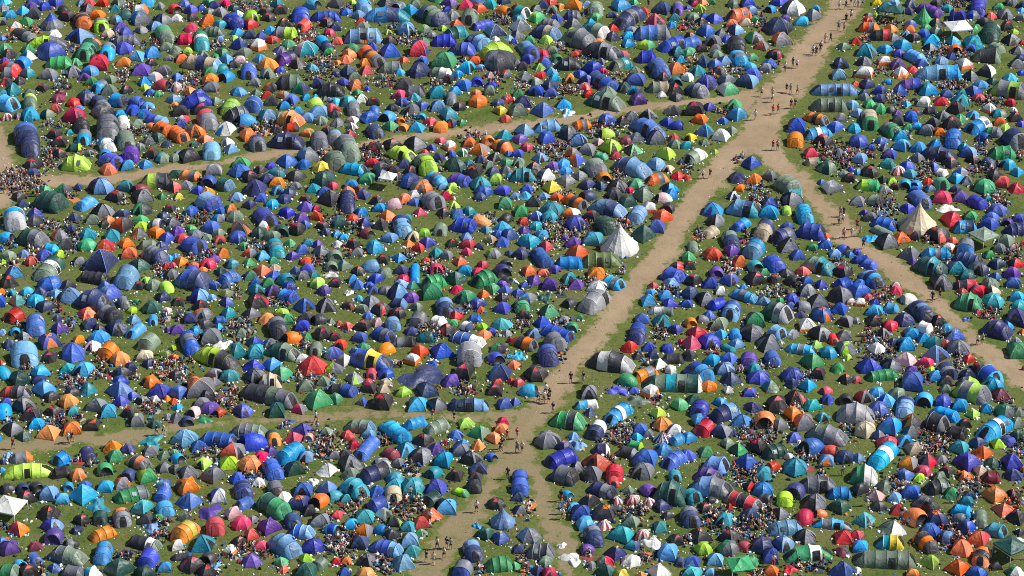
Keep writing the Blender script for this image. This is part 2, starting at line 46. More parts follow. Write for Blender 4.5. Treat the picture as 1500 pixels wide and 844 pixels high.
Dnb.wh445,40,110 Tlb.nb.tl540,140,180,300,-10 C680,50,180,90 Ttl.gg960,0,100,150,0 Drk.gy960,65,180 C820,100,100,60 Dbl.sb265,160,200 Dsb755,185,180 Tlm.gy910,165,80,100,100 Tsb1070,200,140,200,110 Drk.gy285,255,160 Tbl.sb510,285,100,170,30 Tbg240,350,110,150,30 C150,380,110,80 Tnb.gg.nb420,420,140,190,110 Tbg.nb710,340,150,200,60 Tnb.gy.nb880,390,150,200,20 Tbl1140,350,160,260,-10 Drd1240,390,90 Tgg85,480,90,120,100 Dgr50,575,130 Drd255,545,160 Dpu430,515,140 Tlb.sb.nb620,500,160,200,50 C560,400,60,140 Drk.gy930,470,200 Dbl1010,560,130 Dgr1140,490,100 Dbl1250,460,140 Dlb1330,540,110 Pbl1400,500,100 Dsb1470,555,70 Tbl800,620,150,200,-50 Vgg.tl1200,640,170,290,-20 Drd1050,695,130 Ppu295,705,130 Dgr710,710,110 Drk50,650,120 Dbl.or410,765,170 Dbl240,800,150 Drk90,775,150 Drk640,760,190 Drk800,760,130 Ddk905,710,130 Pdk960,780,120 Dbl1090,790,120 Dbl1220,815,120 Drk1400,700,170 Tbl1410,800,130,160,10 C430,650,180,100 C1370,640,140,90 Dsb530,840,60 Dbl20,740,70 C1040,830,100,50 W1380,220 W1410,220 W1370,290 W1400,280 W1410,410 W1480,400
@1250 281 5.984
Dgy40,80,140 Tgg.dk190,70,130,160,-20 Tbl580,60,140,220,-50 Drd770,50,170 Dpu935,45,150 Dgy290,10,110 C270,140,200,140 Dbl.or480,145,140 Dpu100,190,90 Dgy140,220,120 Bbg575,250,340 Tbl270,280,130,230,-15 Tgg250,340,90,190,-25 Tbl1080,90,120,180,-30 Dbl1260,160,160 Fwh820,150,170 Drd870,240,190 Ddg.gr1030,215,140 Dbl1210,230,140 Tsb.nb.sb980,310,140,200,0 Dbl1190,290,160 Ppu1350,265,100 Dbl1450,230,120 Tnb1420,330,130,190,5 Drk720,370,190 Ddk550,390,110 Dor415,400,160 Drk.gy295,440,190 Drd865,430,90 Tsb.gy.sb980,490,150,130,80 Ggg1140,410,240 Dgg1330,430,160 Dgy1270,495,120 C700,440,140,70 Dgr1190,550,110 C1400,540,140,130 Dwh.pk1400,490,60 Dgy.lm490,545,180 Tsb.gy.sb730,540,120,260,0 Tnb1000,590,140,280,-15 Vdg.tl.dg680,650,190,300,-20 Dpu520,610,90 Dlb.tl900,670,170 Dgy.nb1100,670,170 Dtl.dg1000,740,150 Dbl1240,740,110 Dnb1260,630,140 Dpu1390,720,150 Dbl1400,800,150 Drk.gy770,790,190 Tdk.rd980,820,110,220,0 Tbl70,600,90,150,0 Dbl30,530,80 Tlb.nb.sb.nb160,750,150,240,-45 Tbl130,630,100,150,-20 Dpk370,830,90 Dbl50,800,130 C810,630,120,60 Fsb150,415,130 Dtl1180,65,70 C1250,80,180,120 Dgr1100,10,170 Drd1430,20,150 Drd1480,460,40 Dgg1200,820,150 W30,330 W60,390 W85,500
@0 422 5.984
Dor15,30,70 Dtl100,45,100 Dsb240,30,100 Dnb355,35,130 Dlb490,45,120 Dgy.lb620,65,200 Vnb840,100,210,300,-15 Dlb.bl955,50,200 Dor.tl155,110,150 Dsb310,110,160 Dnb395,155,150 Trd125,235,150,180,30 Tbl320,325,160,220,95 Tgy.wh1085,130,90,130,120 Dlm1155,195,90 Ddg1335,165,160 Pgr1200,120,60 Ddk.nb1430,75,130 Dpk1460,200,90 C490,180,100,90 Drd.or765,220,160 Tgy.dk960,225,150,200,-30 Dgy.nb510,265,90 C640,320,110,70 Dpu525,350,150 Dgg.nb800,320,150 Dnb1025,345,180 Ddk870,355,110 Psb135,380,90 C180,330,80,50 Dbl.or440,465,200 Dsb875,430,170 Tsb1190,370,110,190,40 Tsb1345,280,80,110,90 C1440,280,80,90 Tgg1310,475,150,190,45 Dlb20,390,70 Dnb80,490,120 Tlb220,580,230,240,95 Dbl640,560,230 Dpk.wh815,505,140 Tor950,545,150,180,45 Dor1055,620,160 Dnb1310,660,110 Dlm.dk1450,570,110 C880,670,160,70 Dtl595,705,150 Dsb735,715,180 Dsb360,740,160 Ddg170,800,190 Dnb345,800,140 Dnb.dk1060,740,150 Dnb1150,690,110 C880,760,180,70 C640,790,200,90 C1420,720,150,140 C1190,780,80,50 Drd10,660,50 Dpu1480,370,60 Dor1330,815,160 Dbl1060,820,140 C220,680,80,80
@250 422 5.984
Drk65,120,130 Dbl.lb260,75,170 Dlb350,85,80 Dbl380,15,120 C560,50,110,80 Dnb.bl490,120,130 Dtl750,20,150 Drk760,115,190 Drk265,155,140 Dor.gy285,225,160 C100,240,120,60 Dnb170,270,130 Tsb.bl1020,65,130,170,-20 C960,130,140,80 Dbl1175,155,180 Drk.gy1370,150,190 Dtl510,215,140 Tbl430,280,80,120,10 Dsb430,340,90 Ddk.gy710,220,150 Dor835,265,150 Dlm970,210,120 Tdk.gy.nb940,345,160,230,110 Dgg.dk1190,255,150 Pdk1310,275,120 Dgg1410,295,80 C600,370,200,150 Dpu50,360,140 Tbl.gy.bl175,480,140,250,110 Dgy370,435,190 Fwh430,500,180 Dnb.bl735,470,150 Por1070,435,140 Dsb.gy870,480,130 Drk1330,400,160 Drk1440,430,120 C1160,490,130,100 Tgg1275,530,110,140,80 Vlm.dk400,610,180,400,-20 Dtl590,555,180 Dtl750,565,170 Vdg.gg985,550,170,300,-15 Dwh1150,615,120 Dlb.bl1425,575,150 Drd1245,670,240 Dgr1200,435,120 Ddg600,280,80 Dbl730,680,170 Dsb895,665,160 Dnb.gy745,760,190 Ddg.gr950,760,200 Dlm.gy1430,700,160 Dgy380,745,130 Dtl515,765,160 C110,720,160,150 Dor210,820,120 Dor.gy380,825,120 Vbg880,820,180,200,0 C1180,790,160,80 C1400,790,60,100 Dlm15,535,60 Drd.or30,610,80 Drd1480,320,60 C270,430,60,200
@500 422 5.984
Dbl280,15,120 Dgy390,20,120 Dnb.lb520,35,190 Fwh70,45,90 Dsb150,90,80 Dpu600,80,130 Dgr800,30,220 Dgr1085,80,170 Dor1250,55,110 Dbl1430,10,120 Drd.rk55,150,110 Dnb.gy260,125,150 Drk345,185,160 Tnb.lb500,135,110,150,-10 Dwh.gg180,185,120 Dgg660,165,110 Drk490,225,130 Tnb.lb905,165,150,210,100 Dbl1185,135,150 Dbl1410,170,160 Ddk1410,85,120 Dbl235,240,90 Drd50,330,120 Drk190,330,150 Dpk320,305,100 Tlb.nb450,315,130,140,110 Tgy675,275,140,150,60 Twh845,290,120,150,-20 Drd1000,235,140 C1090,190,120,60 Drd1220,190,80 Tbl1170,265,80,110,-5 Dlm1230,340,110 Dtl1410,310,160 Twh.nb1100,330,100,110,-30 Dgr980,300,100 Tbl.gy.bl370,400,130,200,-25 Dnb610,375,110 Dbl160,435,140 Tgy.dk545,470,110,210,0 Drd690,550,150 Dgr190,510,100 C800,370,240,110 C820,410,160,60 Dor1225,420,140 Dbl1310,385,100 Dgy1445,395,90 Vbl.ye.bl250,615,190,400,-15 Dwh.or620,630,150 Dbl885,550,210 Tbl.wh1130,440,120,300,-15 Tlg.wh1120,590,210,220,95 Drk1075,730,210 Dsb.nb1395,745,210 Dsb120,550,90 Fbl800,665,100 Fnb720,780,400 Dgy.lm115,785,150 Trd265,750,90,110,90 Drd240,825,90 Dbg385,830,110 Drd1370,830,100 Drd1480,465,50 Dgy1460,395,80 Fsb1470,600,60 C480,670,90,40 Drd1490,820,60
@750 422 5.984
Dbl50,45,100 Tdk.gr90,150,130,160,-80 Fdg290,85,160 Dpu350,15,140 Dpu560,25,170 C440,30,70,70 Vlg.gy.lg720,105,190,290,40 Pdk510,130,110 Ddg.gr330,205,180 Dgy455,275,110 C410,310,120,90 Drd.rk110,240,120 Dbl270,300,150 Tbl395,395,130,280,-20 Pgr530,340,110 C95,320,170,100 Tor.dk.or.gy105,475,130,230,-20 Tgy.gy380,470,170,200,-50 Tnb.bl310,590,170,220,100 Fsb55,600,140 Drk215,745,200 Drd45,825,110 C430,580,60,120 Dsb1195,110,160 Dsb1215,35,90 Dsb1345,65,130 Dbl1385,130,140 C1330,20,180,50 Twh.gg1310,200,90,220,-5 Dbl1140,270,150 Dtl1320,290,170 Dbl1430,360,120 Tnb.bl1095,400,140,200,80 Drd1025,515,140 Dbl1200,520,130 Dbl1360,530,110 Dnb1455,45,90 C1330,400,150,90 Vdk.wh.dk.lg870,640,200,400,-10 Ddk1110,590,110 Dnb1240,585,120 Tor.gy.or1160,750,120,230,20 Tdk1410,620,110,180,0 Tdg.gg.tl.gg.dg.wh1406,820,190,500,-3 C1230,660,150,80 Dwh1390,715,110 Drd1480,480,60 Dgr600,265,60 C70,180,60,60 W515,835 W625,830
@1000 422 5.984
Dnb60,45,150 Drk.gy200,85,170 Dwh330,25,110 Tsb.gy.sb540,65,110,250,-20 Tbl300,140,110,160,15 C780,40,260,80 Tlb.bl430,200,150,200,70 Dnb.lb705,115,130 Tdg.lg830,210,190,270,-20 Dgr850,115,80 Dbl.or940,155,90 Pgy1060,160,120 Dnb1030,235,100 Drk.gy1190,120,210 Drk.gy1390,70,190 Dwh.or1475,120,80 Dbl.or1220,230,190 Dbl1370,180,160 Dnb.bl35,140,110 Dbl225,240,120 Pgy180,270,90 Por70,300,110 Dbg.gg320,320,180 Drd125,385,170 Ddk.gr640,285,190 Drk.gy1430,290,150 Dwh.or1090,325,170 Drk.gy600,390,190 Tlb825,385,140,160,-30 Dwh.gy965,400,120 Drk.gy1220,405,190 Trd1310,445,80,120,120 Dgy.lm1420,415,140 Dsb330,405,120 Tsb.bl465,410,100,110,110 Dbl235,465,180 Drd75,490,180 Dlb470,490,130 Drk.gy760,480,220 C250,555,110,60 Ttl400,520,70,130,-30 Tsb.gy.sb1040,530,110,270,-10 Dgy.lm1435,525,170 Dsb1280,565,150 Dlm1440,610,80 Ddk50,590,130 Dsb250,630,140 Dbl405,615,150 Tpu580,625,140,140,90 Tbl790,620,130,160,120 Dgr1135,640,190 Tbl.sb140,735,180,260,-40 Dnb.lb370,700,170 Dtl630,725,150 Dbl660,765,190 C510,720,80,110 C710,680,100,50 Dbl950,765,190 Drk1190,745,150 Dnb425,795,170 Drk1430,800,130 Dnb950,830,120 C1080,790,70,100
@1250 422 5.984
Dbl60,20,190 C260,70,150,110 Drd370,15,110 Pwh485,95,120 Dwh.or45,125,110 Drd120,75,90 Dbl190,125,90 Tsb330,175,110,140,-10 Tnb.lb.nb595,200,160,260,-50 Dsb185,200,160 Drk185,285,150 Dnb445,280,160 Twh620,345,110,140,-20 Drk745,285,150 Vgr1010,115,200,250,-10 Drd960,30,100 Dgy.rd1090,30,150 Dtl1225,110,180 Dsb1430,80,140 Ddg.bg1210,20,140 C1200,215,180,110 Drd1090,215,60 Dnb1430,260,220 Vnb1260,360,180,270,-20 Dsb1350,335,110 Fbl985,275,80 Dsb515,400,150 Dbl.sb620,435,130 Dsb450,495,170 Dnb355,475,100 C190,470,240,160 C230,590,200,90 C740,420,130,100 Dsb820,350,90 Dlb.bl890,410,160 Dtl.dg700,480,150 Dgy920,520,200 Drd800,485,100 Dlb.bl725,580,210 Dpk445,625,200 Drk.gy340,675,190 Drd630,655,140 Dbl135,680,200 Tgr250,760,120,270,5 Dpu510,720,120 C600,760,160,110 Dlm680,715,90 Dsb720,775,130 Tnb.gy.nb820,720,150,190,-60 Drd1010,620,120 C930,650,100,130 Drk1090,700,130 Tbl.sb1200,770,170,220,-40 Dnb1000,775,150 Dgr1430,550,200 Dor1480,390,60 Dgy1420,460,100 Dbl520,825,240 Ddk.or810,815,140 Vgy.lm1010,825,120,200,-10 Dgy.rd20,800,90 Drd1490,712,30 Dgy20,290,70 W690,120 W755,100 W1085,500 W1130,490
@0 563 5.984
Trd.dk.gy140,65,120,260,-5 Dsb390,40,190 Ddk455,105,130 Dtl775,45,150 Dbl1070,45,220 Dbl1400,50,200 Dor1300,20,150 Drk.gy215,185,190 Drk280,260,190 Drk465,235,150 Dor605,145,160 Ddk640,70,130 Dgr.gy855,185,180 Dsb945,235,170 Dtl645,235,120 C500,330,160,120 Dsb315,345,150 Dor425,420,190 Dor635,385,180 Drk810,355,160 Ddk.gy110,380,180 Ddg205,450,130 Dbl1150,90,110 Dbl1060,150,130 Drk.gy1250,140,130 Dwh.or1360,140,110 Drk1140,250,140 Dgy.lm1210,315,160 Ddg1355,345,120 C1330,210,160,110 Dor985,545,160 Dnb1115,565,120 Ftl1330,510,220 Dgr1010,630,150 Dgy.lm1325,580,150 Tor.dk.or.gy1220,680,130,220,-25 Tgy.or190,640,110,190,5 Vlm245,750,160,430,5 Tsb540,650,130,160,30 Tnb770,610,130,130,120 C760,680,160,80 Trk535,770,120,190,10 Dor690,790,150 Pgr920,740,140 Pnb1130,790,130 Dlm.gr1285,800,180 Dgr.gg1450,620,110 Drk.gy1440,730,120 Dnb30,680,60 Dsb20,760,70 C80,310,150,50 Dsb5,490,30 Dor1470,125,80 C690,300,70,60 C600,20,180,70 W120,570 W635,510 W600,520 W1375,450 W1435,445 Flb70,620,90 Dgy1480,290,70
@250 563 5.984
Dbl75,70,160 Dor.gy280,40,280 Ddk300,85,150 Dor30,150,80 Dsb60,200,100 Dgy280,160,130 Dpu345,205,160 Ppk210,235,110 Prd430,245,90 C500,110,220,160 Dnb.bl635,230,160 Tdk.dk.gg.gy860,80,180,480,-15 Dtl.dg935,230,190 Drd.gy1130,215,130 Dgr1310,130,220 Dgr1430,130,130 Tdk.bl1450,40,110,120,0 Dgy50,290,140 Pnb145,320,110 Fgr290,315,130 Tgy.gg690,410,150,310,-5 Tor.dg905,460,120,180,100 Drd1090,460,180 Dbl1150,400,180 Pst1210,460,90 C1320,520,260,160 Dlb125,470,210 Tbl430,480,160,320,-10 Pbl725,500,200 Dbl240,540,150 Drd.gy550,580,230 Dpu875,585,140 Tsb1050,600,150,270,35 Dlb1180,630,140 Drd795,630,130 Ddg1090,740,180 Tbl895,740,150,220,120 Dlm510,690,190 Dor690,695,200 Dgy155,765,170 Dgy370,790,200 Dbl580,820,140 Dgg.gr20,600,90 Psb60,645,110 C330,610,200,120 Dwh1375,740,180 Drk.gy1450,620,120 Ddk30,740,120 C700,790,160,80 C1350,620,120,70 C90,540,100,80 W1275,330 W1285,430 C1000,360,90,60 Dgg1360,410,100
@500 563 5.984
Tbl60,50,130,160,-20 Drk240,30,150 Dbg370,40,120 Dlm540,60,130 Dnb750,40,220 C1070,50,180,110 Drk1350,50,160 Dgy.bl185,155,100 Drk355,155,200 Dtl.sb665,175,190 Drk.dk835,175,170 Tnb.lb1110,175,130,340,0 Dbl1440,170,140 Tgg.gg.lb170,370,140,260,-10 Tsb.sb470,400,150,290,-40 Tsb650,335,110,200,15 Tgg840,370,120,220,20 Dlm1085,340,140 Dgr.gg1215,415,190 Drd1420,325,100 Dor1400,390,140 Dor1345,465,150 Dbl1005,440,130 Dsb1075,515,120 Drd55,440,120 Dlb230,440,130 Tbl225,560,130,260,50 Drd115,530,110 Drk720,485,170 Drd905,510,60 Dor1200,535,120 Dbl.gy1040,575,170 Tmr435,600,110,150,-30 Dtl.sb575,560,190 Dgy500,690,130 Drk.gy700,620,200 Dsb900,660,180 Drk.gy1135,645,190 Pbl1310,635,90 Drk.gy80,690,200 Dgg80,780,150 Tnb.dk.lb290,780,160,290,20 C600,740,150,90 Ptl815,770,130 Drk1000,790,150 Dlb.nb1200,740,170 Drd.dk1180,810,130 Dtl470,830,140 Ddk20,610,120 C380,490,80,80 W800,310 W990,330 W1455,490 W1395,590 W1460,830 W1410,570
@750 563 5.984
Drd35,25,110 Psb145,55,140 Drk.dk675,70,180 Fbl925,60,180 Dbl1065,50,100 Fgg1100,150,190 Tsb.wh.sb935,250,140,260,35 Tsb.wh650,180,90,200,5 Dnb690,245,110 Tgr.dk.gr490,310,180,300,-10 Dgy315,485,210 Tnb.wh.nb740,400,130,200,60 Dlb545,460,110 Flb580,540,150 Dnb.or450,540,130 C930,440,280,160 Dbl1140,400,140 Dsb1095,460,100 Dgy1180,430,90 Tgr.lm1075,530,90,140,-15 Dlm1285,255,130 Dor1320,345,170 Dsb.wh1420,400,140 Bun1315,460,150 Tsb.sb1460,480,110,140,20 Dsb1325,570,160 Tnb.wh785,565,110,140,0 Tdk.gy1015,600,110,190,-15 Tbl430,640,160,280,20 Drd745,680,240 Dbl1175,655,230 Tnb.gy.dk460,790,190,240,-20 Ddk.gy575,725,120 Ddk.gy700,785,180 Trd895,780,150,160,90 Dgy1150,760,200 Tbl1430,660,140,230,30 Ttl1430,800,110,100,110 Tbl70,810,130,100,90 C1285,150,90,70 W295,90 W330,130 W230,150 W280,160 W320,170 W360,250 W45,480 W45,600 W90,600 Dbl20,155,100 C870,650,60,50
@1000 563 5.984
Dwh400,50,90 Dbl.or585,70,130 Dsb330,150,120 Tbl155,210,150,200,70 Tnb.lb370,250,160,250,20 Dsb520,320,190 Dnb610,195,150 Trd190,385,150,150,40 Dnb.gy345,410,170 Dnb.nb955,40,160 Drk990,120,200 Drk830,170,200 Dtl1140,180,150 Dbl1270,135,120 Prd1260,55,90 C950,230,160,100 Por725,310,190 Dgy840,360,150 Dor.gy1070,340,200 Fnb450,440,100 C650,430,280,180 Dgg390,515,110 Ddg.gr490,570,160 Drk645,545,170 Tdg810,590,140,220,15 Dgr210,590,150 Tlb290,700,190,200,-15 Vpu230,800,170,240,-15 Dbl560,680,190 Trd790,720,100,130,20 Dwh930,635,80 Dtl985,720,210 C1080,630,200,120 Pbl1135,540,180 Prd1290,580,120 Dlb.or1260,665,160 Dnb1430,640,150 Vgg.gy1270,430,190,360,-15 Pdk1430,130,130 C560,770,340,120 C700,490,180,60 Dsb40,470,130 C1220,760,50,100 Dbl40,620,150 W1400,800 C1450,360,90,120
@1250 563 5.984
Dgg.gg380,80,150 Tbl540,40,140,280,-25 Drd.gy90,110,160 Vlg20,250,220,330,-5 Tlb.nb450,190,150,230,80 Psb620,130,160 Tlm.gy.lm.gy1040,55,200,330,-20 Dgg810,40,110 Dsb1230,10,170 Dmr1290,80,180 C1360,140,110,60 Dbl785,150,150 Dsb935,185,160 Tsb800,255,120,260,-20 Dlm1050,260,110 Dsb1170,215,120 Dgr.gy1330,240,170 Dgg1450,240,110 Dbl220,220,180 C270,280,180,100 Dbl.sb320,370,200 Dbg120,405,180 Dbl.gy220,455,150 Drd280,500,170 Dor.dk510,340,190 Ddk.gy500,410,150 Tdk.gy730,330,180,200,-20 Trk900,420,150,200,-15 Drk980,345,120 Tsb.wh.sb1240,375,170,320,30 Dgg1440,340,140 C700,520,320,220 Dtl.sb450,500,160 Dbg530,560,160 Dtl925,550,170 Dnb1090,520,150 Dor1125,585,170 Dlm1270,520,130 Tbl1350,490,110,140,-40 Tsb.wh.sb260,620,160,290,45 Dbl1010,680,240 Dbg1100,745,140 Ddg1215,680,140 Dbl1390,680,210 C1440,530,120,160 Dor.gy490,690,170 Dgy.rd640,670,180 Dgy770,650,120 Dnb1400,790,160 Drd610,760,140 Drk810,760,150 Dlb30,640,120 Vgr.wh90,790,200,220,-5 Dbl450,800,150 Dlm580,815,110 Dor970,800,140 Tmr1210,810,130,150,0 Dor1490,750,60 Dgg760,820,140 Ddg1430,450,140 W200,330
@0 703 5.984
Pdk75,75,115 Pnb200,70,115 Pdk320,60,120 Dsb.lb435,125,180 Psb600,55,95 Dlb.bl740,50,130 Dsb540,160,150 Dsb745,130,230 Dsb925,60,150 Tgr.gy1155,120,140,300,15 Tbl1425,130,130,150,60 Gwh90,255,300 C85,370,200,100 Drk430,290,190 Ftl840,220,220 Drk720,350,150 Tdg.lm880,330,130,150,80 Tgy.or.gy1070,330,150,190,105 Dtl1245,240,190 Dgr.gr1385,330,110 Ddk1285,345,150 Tsb.gy1445,250,150,170,110 Dbl.lb460,390,180 Ppu475,490,170 Tnb675,435,80,110,20 Tor900,465,130,240,20 Dpu95,590,180 Drd.mr310,580,130 Pdk.gy625,560,110 Vgy.gg600,650,180,320,-15 Tdk.dk.wh.gg1270,545,140,280,-15 C1390,430,200,130 Tbl.gy305,690,110,140,140 Psb170,740,110 Dbl475,765,120 Tsb.sb.gy900,640,140,230,70 C1080,670,200,60 Ddg1045,765,230 Tbl.nb1305,690,160,190,60 Dsb1445,765,140 Tgy650,800,130,200,-10 Dsb.wh810,815,160 Tgr.gg80,790,170,200,-10 Ddg1275,815,170 C310,790,160,90 Dbl20,540,130 Flb1330,435,170
@250 703 5.984
Dor150,55,200 Dbl165,175,220 Dbl.wh420,140,190 Tnb.nb.bl640,85,150,200,105 Tdk.gy.dk920,75,130,170,110 Dwh770,20,110 Fwh1255,20,110 Tdg.gr.gr900,225,180,300,-30 Dor.wh990,150,160 Dbl1165,90,170 Dlb1375,70,170 Por1315,175,150 Ptl1450,140,120 Dnb.or1135,205,190 Ddk1210,265,140 Tbl650,205,120,180,20 Fpu345,290,240 Dgg.dk120,330,120 Tor.ye.or130,445,170,270,40 Trd.dk390,410,160,150,95 Drd620,380,160 Dgy715,345,110 Dpu865,405,200 Tnb.lb1075,360,140,170,110 Drk.gy1310,355,190 Dor.rd1460,310,110 Psb.bl1415,430,130 Drd710,480,130 Drk600,540,140 C680,640,340,130 Dor.wh60,575,130 Dtl285,555,240 Vlb1000,565,200,300,-35 Tbl.lb1150,450,140,220,-10 Dbl1250,575,180 C1430,580,140,160 Tdk.bl100,670,80,190,5 Pdk335,680,130 Drk190,735,190 Drk320,800,190 Dgr970,715,130 Drd990,785,90 Dlm1180,700,120 Tgg.gr1305,730,120,140,40 Ddg1190,805,200 Drd1470,715,90 Tsb1180,750,60,100,0 C1380,380,60,200 Flb400,760,100
@500 703 5.984
Vtl100,80,180,260,-35 Dtl.tl40,150,120 Dsb.tl475,35,190 Dtl635,75,200 Dbl830,65,200 Tlm.gr1045,105,80,150,-20 Tdk.rd1165,55,130,130,100 Dbl.lm310,100,150 Tbg.dk455,120,150,130,95 C110,230,220,100 Tbl.lb320,215,140,190,20 Ddg630,165,80 Tdg800,160,150,180,30 Dgr670,130,80 C580,240,300,180 Dnb.sb925,235,200 Dwh.gg380,300,150 Dor790,300,170 Dtl205,320,200 Dor.rd700,375,150 Dtl.sb80,390,140 Dlm.dk470,360,150 Dtl585,410,140 Dor.gy205,440,170 Psb345,435,110 Ddk445,475,130 Dgr.gg695,465,110 Dgg.lb605,525,180 Tbl.bl.lb390,590,150,290,-15 Dtl620,620,160 Dlb550,720,210 Drk.gy225,695,190 C85,520,180,240 Drd.or25,710,100 C360,710,140,120 Dbl30,810,110 Dor220,835,170 C400,800,120,60 Drk1360,205,150 Blb1415,330,220 Ddg1260,470,150 Dbl.ye1395,505,150 Tnb.lb.nb1160,620,150,220,110 Tgr1390,730,160,240,5 Tbl.gy.bl1070,780,160,200,65 Fsb1190,410,90 C1230,800,80,60 W1187,285 W840,610 W925,600 W960,610 W900,690 W745,720 W810,740 W190,190 W780,370
@750 703 5.984
Tbl70,55,150,150,90 Dnb55,150,120 Dnb.gy75,260,140 C150,240,60,100 Tnb.gy480,30,190,220,-20 Trd890,10,100,100,100 Tnb.gy.nb790,75,150,250,-20 Dgg1020,85,110 Ppu1190,85,130 Vdg1390,120,250,300,-10 Psb475,130,100 Dsb540,235,110 Ddk.or675,185,190 Dst915,185,110 Dst1065,180,130 Dst1205,190,120 Ddk.or820,280,220 C1060,270,260,130 Dnb1325,215,140 Dnb.bl610,310,200 Dsb635,365,160 Ddk1365,310,100 Dst810,395,140 Dtl955,470,220 Dtl1300,405,160 Dst1140,485,130 Tnb.gy.nb715,490,150,230,110 Dlb.gy155,475,200 Dnb.ye60,605,120 Tgy.dk.gy250,620,160,240,-5 Dgg295,710,130 Dgr20,750,120 Dnb.or230,790,140 Drd320,820,150 Fwh520,695,200 Fwh435,580,90 Ppu660,605,110 Dnb.ye910,635,180 Dgg.rd820,730,150 Ddg835,800,170 Dgy685,750,100 Dtl.nb1060,575,130 Fwh1240,565,190 Dsb1375,640,200 Drk1440,520,160 Dwh1290,800,180 Dye950,835,170 Dor1130,835,90 C1210,690,160,80 C110,720,90,150 Tnb1480,720,80,100,90 C660,660,70,60 C480,230,60,60 W430,190 W500,250 W445,345 W450,300
@1000 703 5.984
Vlb.gy250,60,220,380,-10 C560,20,160,60 Ddk.rd585,55,110 Dsb700,85,170 Pgy.dk725,165,110 Tlm.dk890,165,140,160,90 Vgy.dk.gy1180,30,180,320,0 Tsb1375,115,130,200,0 Drk.gy1150,190,220 Ddg1370,230,180 Ttl65,135,150,160,-40 Pdk250,160,80 Tgy.rd.dk.rd.gy540,180,150,340,-20 Drk190,240,130 Drd410,240,60 Tnb.gy.nb70,320,160,220,110 C300,320,240,140 Drk.gy.gy850,290,160 Por1210,295,90 Vsb.gy.sb.gy.sb1310,385,110,330,-5 Tlb900,410,160,300,5 C700,340,220,200 C520,440,340,160 Ddk.or150,480,210 Drk410,500,190 Drk.gy1075,495,170 C20,530,90,80 Dnb690,570,190 Prd540,580,110 Dlm185,605,150 Dgr.gy400,600,180 Dbl.lb880,550,180 Vgr.wh.gr1100,640,170,400,5 Dlb285,700,170 Dlb.bl80,715,160 Dbl770,670,190 Drd1420,500,190 Drd.dk1405,620,130 Frd940,790,140 Ggr500,780,260 Fgr600,710,180 Dtl80,820,170 Dlb240,805,110 C1130,750,240,80 Dbl1390,795,200 C660,810,100,60 W795,760 C1250,690,80,60
@1250 703 5.984
Dgg280,55,150 Dbl440,0,120 Dlm580,5,110 Tdk.gg740,60,150,220,10 Dgr860,120,150 Dpk200,140,170 C400,80,200,200 Vgy.dk640,205,150,240,-25 Ddk215,230,130 Dor1235,125,200 Dtl995,180,120 Dnb1015,140,110 C1000,50,260,100 Drk1400,120,120 C1420,180,130,130 Dor1310,250,180 Drd385,265,140 Dtl95,340,190 Por545,320,190 Dnb.or715,340,190 Tsb950,270,120,200,-15 Pgy930,335,110 Tgg1115,340,120,180,95 Drk1425,325,170 Dsb.bl680,440,170 Ttl1250,430,150,200,-20 C1080,350,80,100 Dgg.wh350,415,210 Dor.rd1095,510,200 C900,460,260,160 Drd20,480,120 Dsb65,585,150 Tor.dk.or.dk630,545,150,250,-45 Dor940,595,210 Ttl.ye320,540,150,240,-5 Tgg270,680,190,520,-3 Dlm665,715,160 Dor915,760,200 Tor.dk.or.dk1130,665,150,210,70 Gdg1370,610,280 Dgr.wh1420,800,160 Dbl1075,810,170 Ddk1460,460,90 Dor515,830,120 Dwh30,800,70 Ddk1250,755,110 C460,350,80,80 C800,560,140,80 W910,200 W110,230
"""

# ---------------------------------------------------------------- camera
PW, PH = 1500.0, 844.0
FOC = 3790.0
PITCH = R(30)
HCAM = 173.6
SP, CP = math.sin(PITCH), math.cos(PITCH)
cam = bpy.data.cameras.new('camera'); co = bpy.data.objects.new('camera', cam); C.objects.link(co)
co.location = (0, 0, HCAM); co.rotation_euler = (R(90) - PITCH, 0, 0)
cam.sensor_width = 36; cam.lens = 36 * FOC / PW; cam.clip_end = 9000; cam.clip_start = 1
sc.camera = co

def ground(px, py, z=0.0):
    u, v = (px - PW / 2) / FOC, (py - PH / 2) / FOC
    # ray = forward + u*right - v*up
    dy = CP - v * SP; dz = -SP - v * CP
    t = (z - HCAM) / dz
    return (u * t, dy * t)
def pxscale(py):
    v = (py - PH / 2) / FOC
    return FOC * (SP + v * CP) / HCAM     # pixels per metre across
def project(x, y, z=0.0):
    dy, dz = y, z - HCAM
    depth = dy * CP - dz * SP; up = dy * SP + dz * CP
    return PW / 2 + FOC * x / depth, PH / 2 - FOC * up / depth

# ---------------------------------------------------------------- colours
def lin(h):
    c = [int(h[i:i + 2], 16) / 255 for i in (0, 2, 4)]
    return tuple(x / 12.92 if x <= .04045 else ((x + .055) / 1.055) ** 2.4 for x in c)
PAL = {k: lin(v) for k, v in dict(bl='2d4fb2', nb='2b3868', sb='1a9bd8', tl='1e8f9e', dg='1f4f45', gg='71826f',
    gr='3a9660', lm='a2cf34', rd='cc1f30', rk='2b2529', gy='74767f', dk='34333b', wh='eceae6', lg='a5a5aa', ol='65743f', pu='5c3a98', ye='dcc32f',
    pk='dcb1b4', lb='6b98c4', bg='b8a68b', mr='7c2440', st='c9b0aa', un='27306e').items()}
PAL['or'] = lin('f27f22')
CNAME = dict(bl='royal blue', nb='navy', sb='sky blue', tl='teal', dg='dark green', gg='sage', gr='green', lm='lime',
    rd='red', rk='black and red', gy='grey', dk='charcoal', wh='white', lg='light grey', ol='olive', pu='purple', ye='yellow', pk='pink', lb='pale blue', bg='beige',
    mr='maroon', st='red striped', un='union flag')
CNAME['or'] = 'orange'
import colorsys
